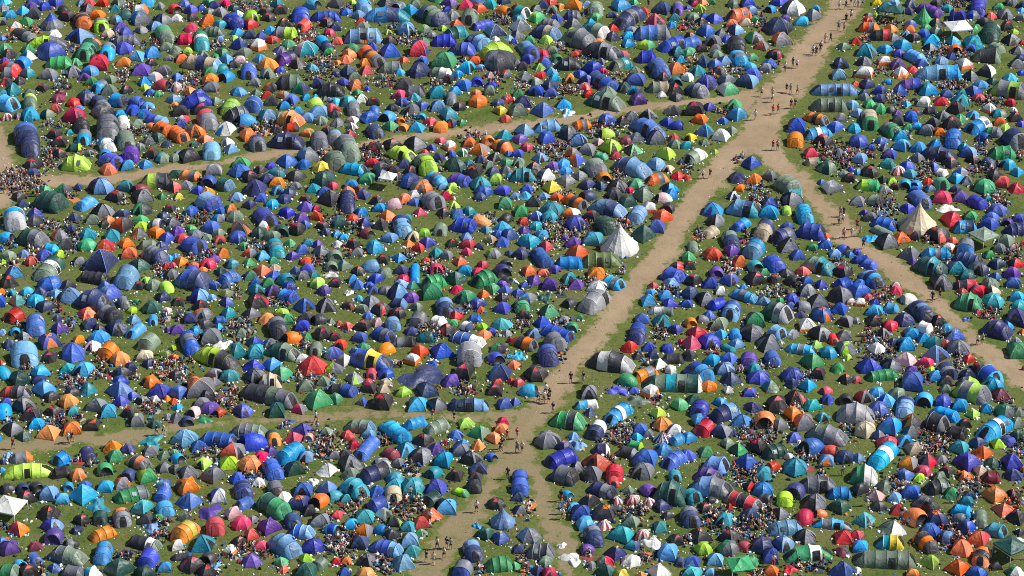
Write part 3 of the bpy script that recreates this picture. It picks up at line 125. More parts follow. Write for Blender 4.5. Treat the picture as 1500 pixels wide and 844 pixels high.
def vary(c, r, k=1.0):
    h, s, v = colorsys.rgb_to_hsv(*c)
    h = (h + r.uniform(-.02, .02) * k) % 1; s = min(1, s * r.uniform(.9, 1.05)); v = min(.82, v * r.uniform(.74, 1.36))
    return colorsys.hsv_to_rgb(h, s, v)

# ---------------------------------------------------------------- materials
def mat(name):
    m = bpy.data.materials.new(name); m.use_nodes = True
    nt = m.node_tree; b = nt.nodes['Principled BSDF']
    return m, nt, b
def N(nt, t, **k):
    n = nt.nodes.new(t)
    for a, v in k.items(): setattr(n, a, v)
    return n
def mixc(nt, fac, a, b, mode='MIX'):
    n = N(nt, 'ShaderNodeMix', data_type='RGBA', blend_type=mode)
    for s, v in ((n.inputs[0], fac), (n.inputs[6], a), (n.inputs[7], b)):
        if isinstance(v, bpy.types.NodeSocket): nt.links.new(v, s)
        elif isinstance(v, (int, float)): s.default_value = v
        else: s.default_value = (*v, 1)
    return n.outputs[2]
def noise(nt, scale, detail=4, rough=.55, vec=None, dist=0):
    n = N(nt, 'ShaderNodeTexNoise'); n.inputs['Scale'].default_value = scale
    n.inputs['Detail'].default_value = detail; n.inputs['Roughness'].default_value = rough; n.inputs['Distortion'].default_value = dist
    if vec is None:
        vec = nt.nodes.get('POS') or N(nt, 'ShaderNodeNewGeometry', name='POS'); vec = vec.outputs['Position']
    nt.links.new(vec, n.inputs['Vector'])
    return n.outputs['Fac']
def ramp(nt, v, lo, hi, a=0.0, b=1.0):
    n = N(nt, 'ShaderNodeMapRange'); nt.links.new(v, n.inputs[0])
    n.inputs[1].default_value, n.inputs[2].default_value, n.inputs[3].default_value, n.inputs[4].default_value = lo, hi, a, b
    return n.outputs[0]
def colour_source(nt, how):
    if how == 'attr':
        a = N(nt, 'ShaderNodeAttribute', attribute_name='Col'); return a.outputs['Color']
    return N(nt, 'ShaderNodeObjectInfo').outputs['Color']

def fabric(name, how, rough=.5, trans=.12, bumpk=.55):
    m, nt, b = mat(name)
    col = colour_source(nt, how)
    # sun fading and dirt that belong to the cloth
    f = noise(nt, 1.3, 3); g = noise(nt, 7.0, 3)
    c = mixc(nt, ramp(nt, f, .45, .75, 0, .07), col, (.45, .43, .38))
    c = mixc(nt, ramp(nt, g, .3, .7, .10, 0), c, (.05, .045, .04))
    nt.links.new(c, b.inputs['Base Color'])
    b.inputs['Roughness'].default_value = rough
    b.inputs['Specular IOR Level'].default_value = .5
    # wrinkles
    w1 = noise(nt, 1.15, 1, .45, dist=1.1); w2 = noise(nt, 3.2, 1)
    ad = N(nt, 'ShaderNodeMath', operation='MULTIPLY_ADD'); nt.links.new(w2, ad.inputs[0]); ad.inputs[1].default_value = .22; nt.links.new(w1, ad.inputs[2])
    bu = N(nt, 'ShaderNodeBump'); bu.inputs['Strength'].default_value = bumpk; bu.inputs['Distance'].default_value = .22
    nt.links.new(ad.outputs[0], bu.inputs['Height']); nt.links.new(bu.outputs[0], b.inputs['Normal'])
    if trans:
        t = N(nt, 'ShaderNodeBsdfTranslucent'); nt.links.new(c, t.inputs[0])
        x = N(nt, 'ShaderNodeMixShader'); x.inputs[0].default_value = trans
        nt.links.new(b.outputs[0], x.inputs[1]); nt.links.new(t.outputs[0], x.inputs[2])
        nt.links.new(x.outputs[0], nt.nodes['Material Output'].inputs[0])
    return m
M_FLY = fabric('tent_fabric', 'attr')
M_CLOTH = fabric('clothing', 'obj', .85, 0, .2)
M_ATTR = fabric('dyed_goods', 'attr', .7, 0, .2)
M_SKIN, nt, b = mat('skin'); s_ = N(nt, 'ShaderNodeObjectInfo'); nt.links.new(s_.outputs['Color'], b.inputs['Base Color']); b.inputs['Roughness'].default_value = .5
M_METAL, nt, b = mat('painted_steel'); nt.links.new(mixc(nt, noise(nt, 6), (.62, .63, .64), (.45, .45, .46)), b.inputs['Base Color']); b.inputs['Roughness'].default_value = .4

def grass_color(nt):
    big = noise(nt, .05, 3); mid = noise(nt, .32, 4, .6); fine = noise(nt, 2.2, 5, .7); vf = noise(nt, 7.5, 3, .7)
    c = mixc(nt, ramp(nt, mid, .36, .66), (.056, .098, .015), (.118, .152, .032))
    c = mixc(nt, ramp(nt, big, .42, .62, 0, .6), c, (.130, .132, .042))
    c = mixc(nt, ramp(nt, fine, .5, .78, 0, .7), c, (.120, .138, .040))
    c = mixc(nt, ramp(nt, fine, .5, .30, 0, .85), c, (.022, .038, .008))
    c = mixc(nt, ramp(nt, vf, .56, .8, 0, .5), c, (.21, .20, .085))
    worn = noise(nt, .19, 4, .65, dist=.6)
    c = mixc(nt, ramp(nt, worn, .54, .70, 0, .7), c, (.165, .135, .070))
    return c, fine, vf
def bump(nt, h, b, s, d):
    bu = N(nt, 'ShaderNodeBump'); bu.inputs['Strength'].default_value = s; bu.inputs['Distance'].default_value = d
    nt.links.new(h, bu.inputs['Height']); nt.links.new(bu.outputs[0], b.inputs['Normal'])
M_GRASS, nt, b = mat('grass'); c, f1, f2 = grass_color(nt); nt.links.new(c, b.inputs['Base Color']); b.inputs['Roughness'].default_value = .9; b.inputs['Specular IOR Level'].default_value = .15
bump(nt, f2, b, .8, .15)
M_PATH, nt, b = mat('trodden_earth'); g, f1, f2 = grass_color(nt)
at = N(nt, 'ShaderNodeAttribute', attribute_name='dirt')
n1 = noise(nt, .5, 6, .7); n2 = noise(nt, .12, 3); n3 = noise(nt, 3.5, 4, .7)
d = mixc(nt, ramp(nt, n2, .35, .65), (.325, .235, .150), (.268, .190, .115))
d = mixc(nt, ramp(nt, n1, .46, .62, 0, .5), d, (.190, .150, .085))
tn = N(nt, 'ShaderNodeAttribute', attribute_name='tone')
d = mixc(nt, tn.outputs['Fac'], mixc(nt, ramp(nt, n1, .35, .65), (.150, .140, .062), (.21, .162, .092)), d)
d = mixc(nt, ramp(nt, n3, .5, .85, 0, .6), d, (.37, .29, .205))
ad = N(nt, 'ShaderNodeMath', operation='MULTIPLY_ADD'); nt.links.new(ramp(nt, n1, 0, 1, -1, 1), ad.inputs[0]); ad.inputs[1].default_value = 1.3; nt.links.new(at.outputs['Fac'], ad.inputs[2])
nt.links.new(mixc(nt, ramp(nt, ad.outputs[0], .36, .62), g, d), b.inputs['Base Color']); b.inputs['Roughness'].default_value = .95; b.inputs['Specular IOR Level'].default_value = .1
bump(nt, n3, b, .6, .08)

# ---------------------------------------------------------------- mesh helper
class MB:
    def __init__(s): s.v = []; s.f = []; s.c = []; s.r = []; s.n = 0
    def add(s, v, f, c, r=None):
        o = s.n; s.v.extend(v); s.n += len(v)
        s.f.extend([tuple(i + o for i in q) for q in f])
        s.c.extend(c if isinstance(c, list) else [c] * len(f))
        s.r.extend(r if r is not None else [0] * len(v))
    def grid(s, P, col, ridge=None, closed=False, skip=None):
        # P[j][i] points, col(j,i)->rgb, ridge(j,i)->id
        nj, ni = len(P), len(P[0]); v = [p for row in P for p in row]; f = []; c = []
        for j in range(nj - 1):
            for i in range(ni if closed else ni - 1):
                k = (i + 1) % ni
                if skip and skip(j, i): continue
                f.append((j * ni + i, j * ni + k, (j + 1) * ni + k, (j + 1) * ni + i)); c.append(col(j, i))
        s.add(v, f, c, [ridge(j, i) for j in range(nj) for i in range(ni)] if ridge else None)
    def box(s, cx, cy, cz, sx, sy, sz, c, rz=0.0, taper=1.0, tilt=0.0):
        ca, sa = math.cos(rz), math.sin(rz); v = []
        for z, t in ((-1, 1), (1, taper)):
            for x, y in ((-1, -1), (1, -1), (1, 1), (-1, 1)):
                X, Y, Z = x * sx * t, y * sy * t, z * sz + x * tilt * sx
                v.append((cx + X * ca - Y * sa, cy + X * sa + Y * ca, cz + Z))
        s.add(v, [(3, 2, 1, 0), (4, 5, 6, 7), (0, 1, 5, 4), (1, 2, 6, 5), (2, 3, 7, 6), (3, 0, 4, 7)], c)
    def tube(s, pts, rad, c, n=5):
        P = []
        for k, p in enumerate(pts):
            p = Vector(p); a = Vector(pts[max(k - 1, 0)]); b_ = Vector(pts[min(k + 1, len(pts) - 1)]); d_ = (b_ - a).normalized()
            u = d_.orthogonal().normalized(); w = d_.cross(u)
            P.append([tuple(p + (u * math.cos(q * math.tau / n) + w * math.sin(q * math.tau / n)) * rad) for q in range(n)])
        s.grid(P, lambda j, i: c, closed=True)
        s.f.append(tuple(range(s.n - n, s.n))); s.c.append(c)
        s.f.append(tuple(range(s.n - n * len(pts), s.n - n * (len(pts) - 1)))[::-1]); s.c.append(c)
    def mesh(s, name, m, smooth=True):
        me = bpy.data.meshes.new(name)
        me.from_pydata(s.v, [], s.f); me.materials.append(m)
        at = me.attributes.new('Col', 'FLOAT_COLOR', 'FACE')
        c = np.ones((len(s.f), 4), np.float32); c[:, :3] = np.array(s.c, np.float32).reshape(-1, 3)
        at.data.foreach_set('color', c.ravel())
        if smooth:
            me.polygons.foreach_set('use_smooth', np.ones(len(s.f), bool))
            rd = np.array(s.r, np.int32)
            if rd.any():
                e = np.empty(len(me.edges) * 2, np.int32); me.edges.foreach_get('vertices', e); e = e.reshape(-1, 2)
                a, b2 = rd[e[:, 0]], rd[e[:, 1]]
                sh = ((a & b2) != 0)
                sa = me.attributes.new('sharp_edge', 'BOOLEAN', 'EDGE'); sa.data.foreach_set('value', sh)
        me.update()
        return me
    def put(s, other, loc, rz):
        ca, sa = math.cos(rz), math.sin(rz); x0, y0, z0 = loc; o = s.n
        s.v.extend([(x0 + x * ca - y * sa, y0 + x * sa + y * ca, z0 + z) for x, y, z in other.v]); s.n += other.n
        s.f.extend([tuple(i + o for i in q) for q in other.f]); s.c.extend(other.c); s.r.extend(other.r)
def obj(name, mb, m, parent=None, smooth=True):
    o = bpy.data.objects.new(name, mb.mesh(name, m, smooth)); C.objects.link(o)
    if parent: o.parent = parent
    return o
def thing(name, label, cat, loc, rz, group=None):
    o = bpy.data.objects.new(name, None); C.objects.link(o); o.empty_display_size = .3
    o.location = loc; o.rotation_euler = (0, 0, rz); o['label'] = label; o['category'] = cat
    if group: o['group'] = group
    return o

# ---------------------------------------------------------------- tent shapes: each returns [(part name, MB)]
DARKIN = lin('17161a')  # near-black painted in for the shade inside open tents
def dk(c, k=.7): return tuple(x * k for x in c)
def dome(Rr, H, cols, r, detail, key=''):
    """crossed-pole dome: fabric stretched in straight lines between bent poles, with an optional porch on side 0"""
    npole = 4 if r.random() < .82 else 6
    n = 8 if detail else 6; m = 4 if npole == 4 else 3
    a0 = math.pi / npole; jit = [r.uniform(-.07, .07) for _ in range(npole)]
    rad = [Rr * r.uniform(.93, 1.05) for _ in range(npole)]
    asp = r.uniform(.82, 1.0)
    nn = r.choice([r.uniform(1.2, 1.5), r.uniform(1.4, 1.9), r.uniform(1.7, 2.1)]); ex = 2 / nn; porch = r.choice([0, 0, .25, .45, .6]) if npole == 4 else 0
    sag = r.uniform(.03, .09); lean = r.uniform(-.1, .1) * Rr, r.uniform(-.1, .1) * Rr
    droop = r.uniform(0, .12); seedz = r.uniform(0, 99)
    def pole(k, t):
        k %= npole; a = k * math.tau / npole + a0 + jit[k]; q = math.cos(t * math.pi / 2)
        rr = rad[k] * (q ** ex if q > 1e-6 else 0)
        return Vector((rr * math.cos(a) + lean[0] * t, rr * math.sin(a) * asp + lean[1] * t, H * math.sin(t * math.pi / 2) ** ex if t > 0 else 0.0))
    def surf(k, u, t, off=0.0):
        p = pole(k, t).lerp(pole(k + 1, t), u); w = 4 * u * (1 - u)
        c = Vector((lean[0] * t, lean[1] * t, p.z)); d = p - c
        s_ = 1 - sag * w * (1 - t * .5)
        if k % npole == 0 and porch: s_ += porch * (1 - abs(2 * u - 1)) * (1 - t) ** 1.3
        if 0 < t < .95 and w > 0: s_ += w * .05 * mnoise.noise(Vector((u * 3 + k * 7.3, t * 4, seedz)))
        p = c + d * s_; p.z -= droop * H * w * math.sin(t * math.pi) * .35
        if off:
            dn = Vector((d.x, d.y, max(d.length, .2) * .9 * t + .1)).normalized(); p += dn * off
        if t == 0: p.z = .01 + .05 * w * (.4 + sag * 6)
        return p
    ts = [j / n for j in range(n + 1)]; ts[-1] = .985
    c1, c2 = cols[0], cols[-1]
    P = [[surf(i // m, (i % m) / m, t) for i in range(npole * m)] for t in ts]
    # colour of a panel, by the world side it faces (the caller leaves key=(scheme, rz))
    scheme, rz = key
    def col(j, i):
        k = i // m
        if scheme == 'redtop': return (cols[2] if len(cols) > 2 and math.cos((k + .5) * math.tau / npole + a0 + rz - split) > 0 else c1) if not (ts[j] > .5 and k in redk) else c2
        if scheme == 'peak': return c2 if ts[j] > .7 else c1
        if scheme == 'skirt': return c2 if ts[j] < .2 else c1
        if scheme == 'halves':
            a = (k + .5) * math.tau / npole + a0 + rz
            return c2 if math.cos(a - split) > 0 else c1
        if scheme == 'stripe': return (PAL['wh'] if (i % 2) else lin('a83038'))
        if scheme == 'flag':
            q = i % m
            return lin('b3202e') if q == 0 else (PAL['wh'] if q in (1, m - 1) and j % 2 == 0 else (lin('2a3272') if q else PAL['wh']))
        return c1
    redk = {min(range(npole), key=lambda k: abs(((k + .5) * math.tau / npole + a0 + rz + math.pi / 2 + math.pi) % math.tau - math.pi)), r.randrange(npole) if r.random() < .3 else -1}; split = -.35
    body = MB()
    body.grid(P, col, lambda j, i: (1 << (i // m)) if i % m == 0 else 0, closed=True)
    ap = body.n; body.add([tuple(Vector((lean[0], lean[1], H)))], [], [], [0]); base = n * npole * m
    for i in range(npole * m):
        body.f.append((base + i, base + (i + 1) % (npole * m), ap)); body.c.append(col(n - 1, i))
    parts = [('flysheet', body)]
    # door: arched panel on side 0 (porch side) or a random side
    k = 0 if porch else r.randrange(npole)
    opened = r.random() < .35; dc = DARKIN if opened else (dk(c1, .55) if r.random() < .6 else dk(c2, 1.0))  # an opened door is a panel painted with the shade inside
    door = MB(); us = [.2, .35, .5, .65, .8] if not porch else [.1, .2, .32, .4, .5]
    D = [[surf(k, .5 + (u - .5) * (1 - (j / 4) ** 2 * .7) if not porch else u + (0.5 - u) * (j / 4) ** 2 * .6, j * .155, .025) for u in us] for j in range(5)]
    door.grid(D, lambda j, i: dc); parts.append(('door', door))
    if detail:
        pcs = dk(c1, .45) if r.random() < .7 else tuple(min(.8, x * 1.5 + .05) for x in c1)
        for k in range(npole // 2):
            sl = MB(); w = .035; ring = []
            seq = [(k, t) for t in ts] + [(k + npole // 2, t) for t in ts[::-1]]
            for kk, t in seq:
                p = pole(kk, t); a = (kk % npole) * math.tau / npole + a0; tang = Vector((-math.sin(a), math.cos(a), 0))
                if kk != k: tang = -tang
                out = Vector((math.cos(a) * (1 - t), math.sin(a) * (1 - t), t + .2)).normalized() * .03
                if t == 0: p.z = .01
                ring.append([p + tang * w + out * .2, p + out, p - tang * w + out * .2])
            sl.grid(ring, lambda j, i: pcs); parts.append(('pole_sleeve', sl))
        vt = MB()
        if r.random() < .5:
            k = r.randrange(npole); vc = dk(c1, .5)
            vt.grid([[surf(k, u, t, .03) for u in (.35, .5, .65)] for t in (.62, .74)], lambda j, i: vc); parts.append(('vent', vt))
    return parts

def tunnel(L, W, H, cols, r, detail, family=False):
    """hoop tunnel along x, sloped ends, fabric sagging between the hoops"""
    nh = max(2, min(6, int(round(L / max(1.15, W * .55)))))
    e0 = min(.26 * L, H * r.uniform(.5, .95)); e1 = min(.26 * L, H * r.uniform(.3, .8))
    if family: e0 = e1 = .24 * L; nh = max(3, nh - 1)
    x0, x1 = -L / 2 + e0, L / 2 - e1
    hx = [x0 + (x1 - x0) * k / (nh - 1) for k in range(nh)]
    if family: hs = [.8 + .24 * math.sin(math.pi * k / (nh - 1)) for k in range(nh)]
    else: hs = [1 - .05 * abs(k - r.uniform(0, nh)) for k in range(nh)]; hs[0] *= r.uniform(.78, 1)
    ss = [1] * nh
    bend = r.uniform(-.03, .03) * L
    st = [(-L / 2, .68, .04, -1), (-L / 2 + e0 * .42, .9, .62 * hs[0], -1)]
    for k in range(nh):
        st.append((hx[k], 1 if not family else .9 + .12 * math.sin(math.pi * k / (nh - 1)), hs[k], k))
        if k < nh - 1:
            for q in (.25, .5, .75):
                h = hs[k] * (1 - q) + hs[k + 1] * q
                st.append((hx[k] * (1 - q) + hx[k + 1] * q, 1 - .035 * 4 * q * (1 - q), h * (1 - .075 * 4 * q * (1 - q)), -1))
    st += [(L / 2 - e1 * .42, .9, .62 * hs[-1], -1), (L / 2, .68, .04, -1)]
    na = 12; pw = r.uniform(.8, .95)
    def sp(x, w, h, th, off=0):
        c, s_ = math.cos(th), math.sin(th)
        y = math.copysign(abs(c) ** pw, c) * (W / 2 * w + off); z = max(0, s_) ** .9 * (H * h + off)
        return Vector((x, y + bend * (1 - (2 * x / L) ** 2), z + .01))
    th = [math.pi * i / na for i in range(na + 1)]
    P = [[sp(x, w, h, t) for t in th] for x, w, h, k in st]
    nsec = len(cols)
    sec_of = []
    for j in range(len(st) - 1):
        xm = (st[j][0] + st[j + 1][0]) / 2
        sec_of.append(min(nsec - 1, int((xm + L / 2) / L * nsec)) if nsec > 1 else 0)
    # sections change at hoops
    if nsec > 1:
        prev = 0; cur = []
        for j in range(len(st) - 1):
            k0 = sum(1 for q in range(j + 1) if st[q][3] >= 0); cur.append(k0)   # 0..nh
        sec_of = [min(nsec - 1, int(q / (nh + .001) * nsec * 1.0)) if nsec <= nh + 1 else min(nsec - 1, q) for q in cur]
    body = MB()
    body.grid(P, lambda j, i: cols[sec_of[j]], lambda j, i: 1 << (j % 20) if st[j][3] >= 0 else 0)
    parts = [('flysheet', body)]
    # end doors: arched panel lying on the sloped end
    for sgn in (-1, 1):
        if sgn == 1 and not detail: continue
        x_b, x_m, x_t = (st[0], st[1], st[2]) if sgn < 0 else (st[-1], st[-2], st[-3])
        rows = []
        for q, hw in ((0.05, .42), (.3, .42), (.6, .38), (.9, .22)):
            a_, b_ = (x_b, x_m) if q < .5 else (x_m, x_t); f_ = (q * 2) if q < .5 else (q - .5) * 2
            x = a_[0] * (1 - f_) + b_[0] * f_; w = a_[1] * (1 - f_) + b_[1] * f_; h = a_[2] * (1 - f_) + b_[2] * f_
            rows.append([sp(x + sgn * .04, w, h, math.pi / 2 + hw * v * (1.1 - q * .3), .03) for v in (-1, -.5, 0, .5, 1)])
        dc = DARKIN if r.random() < .4 else dk(cols[0 if sgn < 0 else -1], .6)  # some end doors painted near-black for the unlit inside
        d_ = MB(); d_.grid(rows, lambda j, i: dc); parts.append(('door', d_))
    if detail:
        pc = dk(cols[0], .4) if r.random() < .6 else tuple(min(.8, x * 1.4 + .06) for x in cols[-1])
        for k in range(nh):
            x, w, h = hx[k], st[[q[3] for q in st].index(k)][1], hs[k]
            sl = MB(); sl.grid([[sp(x - .04, w, h, t, .005), sp(x, w, h, t, .03), sp(x + .04, w, h, t, .005)] for t in th], lambda j, i: pc)
            parts.append(('pole_sleeve', sl))
        if W > 1.9 and nh > 2:
            side = r.choice([-1, 1]); wc = r.choice([lin('9aa4ab'), lin('3a4048'), lin('5d6670')])
            k = r.randrange(nh - 1); x = (hx[k] + hx[k + 1]) / 2; hh = (hx[k + 1] - hx[k]) * .27
            h = (hs[k] + hs[k + 1]) / 2
            wd = MB(); t0, t1 = (.18, .34) if side > 0 else (.82, .66)
            wd.grid([[sp(x - hh + 2 * hh * q / 2, 1, h * .96, math.pi * (t0 + (t1 - t0) * p / 2), .03) for q in range(3)] for p in range(3)], lambda j, i: wc)
            parts.append(('window', wd))
        if (family or L > 5) and r.random() < .6:
            # side entrance between two hoops: a panel painted dark as interior shade
            side = -1; k = (nh - 1) // 2; x = (hx[k] + hx[k + 1]) / 2; hh = (hx[k + 1] - hx[k]) * .3
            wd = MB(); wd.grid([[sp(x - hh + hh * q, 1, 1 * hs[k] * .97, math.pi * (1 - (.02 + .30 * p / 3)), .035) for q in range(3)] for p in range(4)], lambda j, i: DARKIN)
            parts.append(('side_entrance_shade', wd))
    return parts

def popup(L, W, H, cols, r, detail):
    """throw-up pod: low back, hoop-shaped open mouth at +x"""
    body = MB(); na = 12; c1 = cols[0]; c2 = cols[-1]
    st = [(-.5, .30, .05), (-.44, .6, .32), (-.28, .86, .66), (-.05, 1, .9), (.18, .98, 1), (.36, .9, .95), (.44, .84, .86)]
    th = [math.pi * i / na for i in range(na + 1)]
    def sp(x, w, h, t, o=0):
        c, s_ = math.cos(t), math.sin(t)
        return Vector((x * L - .16 * L * s_ * (x + .5) + o, W / 2 * w * c, H * h * s_ ** .9 + .01 if s_ > 1e-6 else .01))
    body.grid([[sp(x, w, h, t) for t in th] for x, w, h in st], lambda j, i: c2 if (j in (3, 4) and len(cols) > 1) else c1)
    parts = [('flysheet', body)]
    d_ = MB(); rows = []
    for q in (1, .66, .33): rows.append([Vector((sp(.43, .84 * q, .86 * q, t).x, sp(.43, .84 * q, .86 * q, t).y, sp(.43, .84, .86 * q, t).z)) for t in th])
    dc = DARKIN if r.random() < .75 else dk(c1, .5)  # mouth filled by a panel, mostly painted dark as interior shade
    d_.grid(rows, lambda j, i: dc); k = d_.n; d_.f.append(tuple(range(k - len(th), k))); d_.c.append(dc)
    parts.append(('doorway', d_))
    rim = MB(); rim.tube([sp(.44, .85, .87, t, .01) for t in th], .035, dk(c1, .6), 5); parts.append(('hoop', rim))
    return parts

def bell(Rr, H, cols, r, detail, flagcol=None):
    n = 14; body = MB(); c1 = cols[0]
    rings = [(1.0, .0), (.97, .13), (.72, .30), (.48, .50), (.27, .71), (.12, .88), (.035, 1.0)]
    ph = r.random()
    P = []
    for q, z in rings:
        row = []
        for i in range(n * 2):
            k = q * (1 if i % 2 == 0 else (.955 if z < .95 else 1))
            a = math.tau * i / (n * 2) + ph; row.append(Vector((Rr * k * math.cos(a) * (1 + .03 * math.sin(3 * a)), Rr * k * math.sin(a), H * z + (.0 if i % 2 else .02))))
        P.append(row)
    body.grid(P, lambda j, i: flagcol(i) if flagcol else (cols[-1] if (len(cols) > 1 and j >= 3) else c1), lambda j, i: 1 << ((i // 2) % 14) if i % 2 == 0 else 0, closed=True)
    parts = [('canopy', body)]
    cap = MB(); cap.grid([[Vector((Rr * q * math.cos(math.tau * i / 10), Rr * q * math.sin(math.tau * i / 10), H * z)) for i in range(10)] for q, z in ((.10, .93), (.05, 1.0), (.012, 1.05))], lambda j, i: dk(c1, .8), closed=True)
    parts.append(('cap', cap))
    pl = MB(); pl.tube([(0, 0, .02), (0, 0, H * 1.09)], .04, PAL['bg']); parts.append(('pole', pl))
    d_ = MB(); a = -math.pi / 2 + .5
    d_.grid([[Vector((Rr * q * math.cos(a + w) * 1.02, Rr * q * math.sin(a + w) * 1.02, H * z + .02)) for w in (-hw, 0, hw)] for q, z, hw in ((1.0, .0, .16), (.97, .13, .16), (.72, .30, .16), (.52, .46, .04))], lambda j, i: dk(c1, .5))
    parts.append(('door', d_))
    return parts

def gazebo(S, H, cols, r, detail):
    c1 = cols[0]; parts = []; h0 = H * .72; s = S / 2
    cn = MB(); rings = [(1.0, h0 - .2), (1.0, h0), (.66, h0 + .28 * (H - h0)), (.33, h0 + .6 * (H - h0)), (.03, H)]
    P = []
    for q, z in rings:
        row = []
        for i in range(16):
            e, u = divmod(i, 4); u /= 4; a = [(-1, -1), (1, -1), (1, 1), (-1, 1)][e]; b_ = [(1, -1), (1, 1), (-1, 1), (-1, -1)][e]
            sg = .05 * 4 * u * (1 - u)
            row.append(Vector(((a[0] * (1 - u) + b_[0] * u) * s * q, (a[1] * (1 - u) + b_[1] * u) * s * q, z - sg * (1 if z > h0 - .1 else .4))))
        P.append(row)
    cn.grid(P, lambda j, i: c1, lambda j, i: (1 << (i // 4) if i % 4 == 0 else 0) | (1 << 10 if j == 1 else 0), closed=True); parts.append(('canopy', cn))
    for x in (-1, 1):
        for y in (-1, 1):
            lg = MB(); lg.tube([(x * s * .97, y * s * .97, 0), (x * s * .97, y * s * .97, h0 - .02)], .045, PAL['wh']); parts.append(('leg', lg))
    return parts

def fallen(Rx, Ry, H, cols, r, detail):
    body = MB(); n = 15; c1 = cols[0]; c2 = cols[-1]; ph = [r.uniform(0, 6) for _ in range(6)]; P = []
    for j in range(n):
        row = []
        for i in range(n):
            u, v = i / (n - 1) * 2 - 1, j / (n - 1) * 2 - 1
            k = 1 - .18 * (abs(u * v)) + .2 * math.sin(3 * math.atan2(v, u) + ph[0]) + .12 * math.sin(5 * math.atan2(v, u) + ph[4])
            e = max(abs(u), abs(v)); z = .03 + H * (1 - e ** 2) * (.45 + .35 * math.sin(4.1 * u + ph[1]) * math.sin(3.3 * v + ph[2]) + .25 * math.sin(7 * u * v + ph[3]) + .18 * r.random())
            row.append(Vector((u * Rx * k, v * Ry * k, max(.02, z) if e < 1 else .012)))
        P.append(row)
    body.grid(P, lambda j, i: c2 if (i + j) % 9 < 3 else c1)
    parts = [('flysheet', body)]
    pl = MB(); pl.tube([(-Rx * .7, -Ry * .2, .05), (-Rx * .3, 0, H * .75), (Rx * .2, Ry * .1, H * 1.05), (Rx * .75, Ry * .2, .05)], .02, dk(PAL['gy'], .6), 4); parts.append(('bent_pole', pl))
    return parts

# ---------------------------------------------------------------- read the survey
tents = []; crowds = []; walkers = []
ox = oy = 0; k = 6
for tok in DATA.split('\n'):
    if not tok.strip(): continue
    if tok[0] == '@':
        ox, oy, k = map(float, tok[1:].split()); continue
    for t in tok.split():
        mm = re.match(r'^([A-Z])([a-z.]*)(-?[\d,\-]+)$', t); kind, cc, nums = mm.groups(); q = [float(x) for x in nums.split(',')]
        x, y = ox + q[0] / k, oy + q[1] / k
        if kind == 'C': crowds.append((x, y, q[2] / k, q[3] / k)); continue
        if kind == 'W': walkers.append((x, y)); continue
        e = dict(kind=kind, cc=cc.split('.'), x=x, y=y, w=q[2] / k, L=(q[3] / k if len(q) > 3 else 0), ang=(q[4] if len(q) > 4 else 0))
        # the same tent read twice where two pieces meet
        dup = False
        for o in tents[-400:]:
            if o['cc'][0] == cc.split('.')[0] and math.hypot(o['x'] - x, o['y'] - y) < .45 * min(o['w'], e['w']): dup = True
        if not dup: tents.append(e)
for e in tents:
    w = e['w']; kd = e['kind']; r = random.Random(int(e['x'] * 91 + e['y'] * 877)); e['rng'] = r
    gy_ = e['y'] + {'D': .13, 'P': .15, 'T': .2, 'V': .2, 'B': .27, 'G': .25, 'F': .0}[kd] * w
    if kd == 'B': gy_ = e['y'] + .22 * w
    e['gx'], e['gy'] = ground(e['x'], gy_); s = pxscale(gy_); e['W'] = w / s
    if kd in 'TV':
        a = R(e['ang']); Le = max(e['L'] - .5 * w * abs(math.sin(a)), .55 * e['L'])
        dx, dy = Le / 2 * math.cos(a), Le / 2 * math.sin(a)
        A = ground(e['x'] - dx, gy_ + dy); B = ground(e['x'] + dx, gy_ - dy)
        e['len'] = min(9.5, max(math.dist(A, B), e['W'] * 1.15)); e['rz'] = math.atan2(B[1] - A[1], B[0] - A[0])
        # a tunnel seen from the end shows its own width; seen from the side, its height and depth
        e['rad'] = (e['len'] + e['W']) / 4
    else:
        e['rz'] = r.uniform(0, math.tau); e['rad'] = e['W'] / 2
        if kd == 'G': e['rz'] = R(r.choice([12, 35, -20]))
        if kd == 'P': e['rz'] = R(r.choice([-35, -60, -90, -120, 200, -20]) + r.uniform(-15, 15))
# let neighbours touch rather than run into each other
G = np.array([[e['gx'], e['gy'], e['rad']] for e in tents]); G0 = G[:, :2].copy()
for it in range(6):
    D_ = G[:, None, :2] - G[None, :, :2]; dist = np.sqrt((D_ ** 2).sum(-1)) + 1e-6; need = .86 * (G[:, None, 2] + G[None, :, 2])
    over = np.clip(need - dist, 0, None); np.fill_diagonal(over, 0)
    mv = (D_ / dist[..., None] * over[..., None] * .25).sum(1); G[:, :2] += mv
    d0 = G[:, :2] - G0; l = np.sqrt((d0 ** 2).sum(1)); lim = .45; f = np.where(l > lim, lim / np.maximum(l, 1e-6), 1); G[:, :2] = G0 + d0 * f[:, None]
for e, g in zip(tents, G): e['gx'], e['gy'] = float(g[0]), float(g[1])

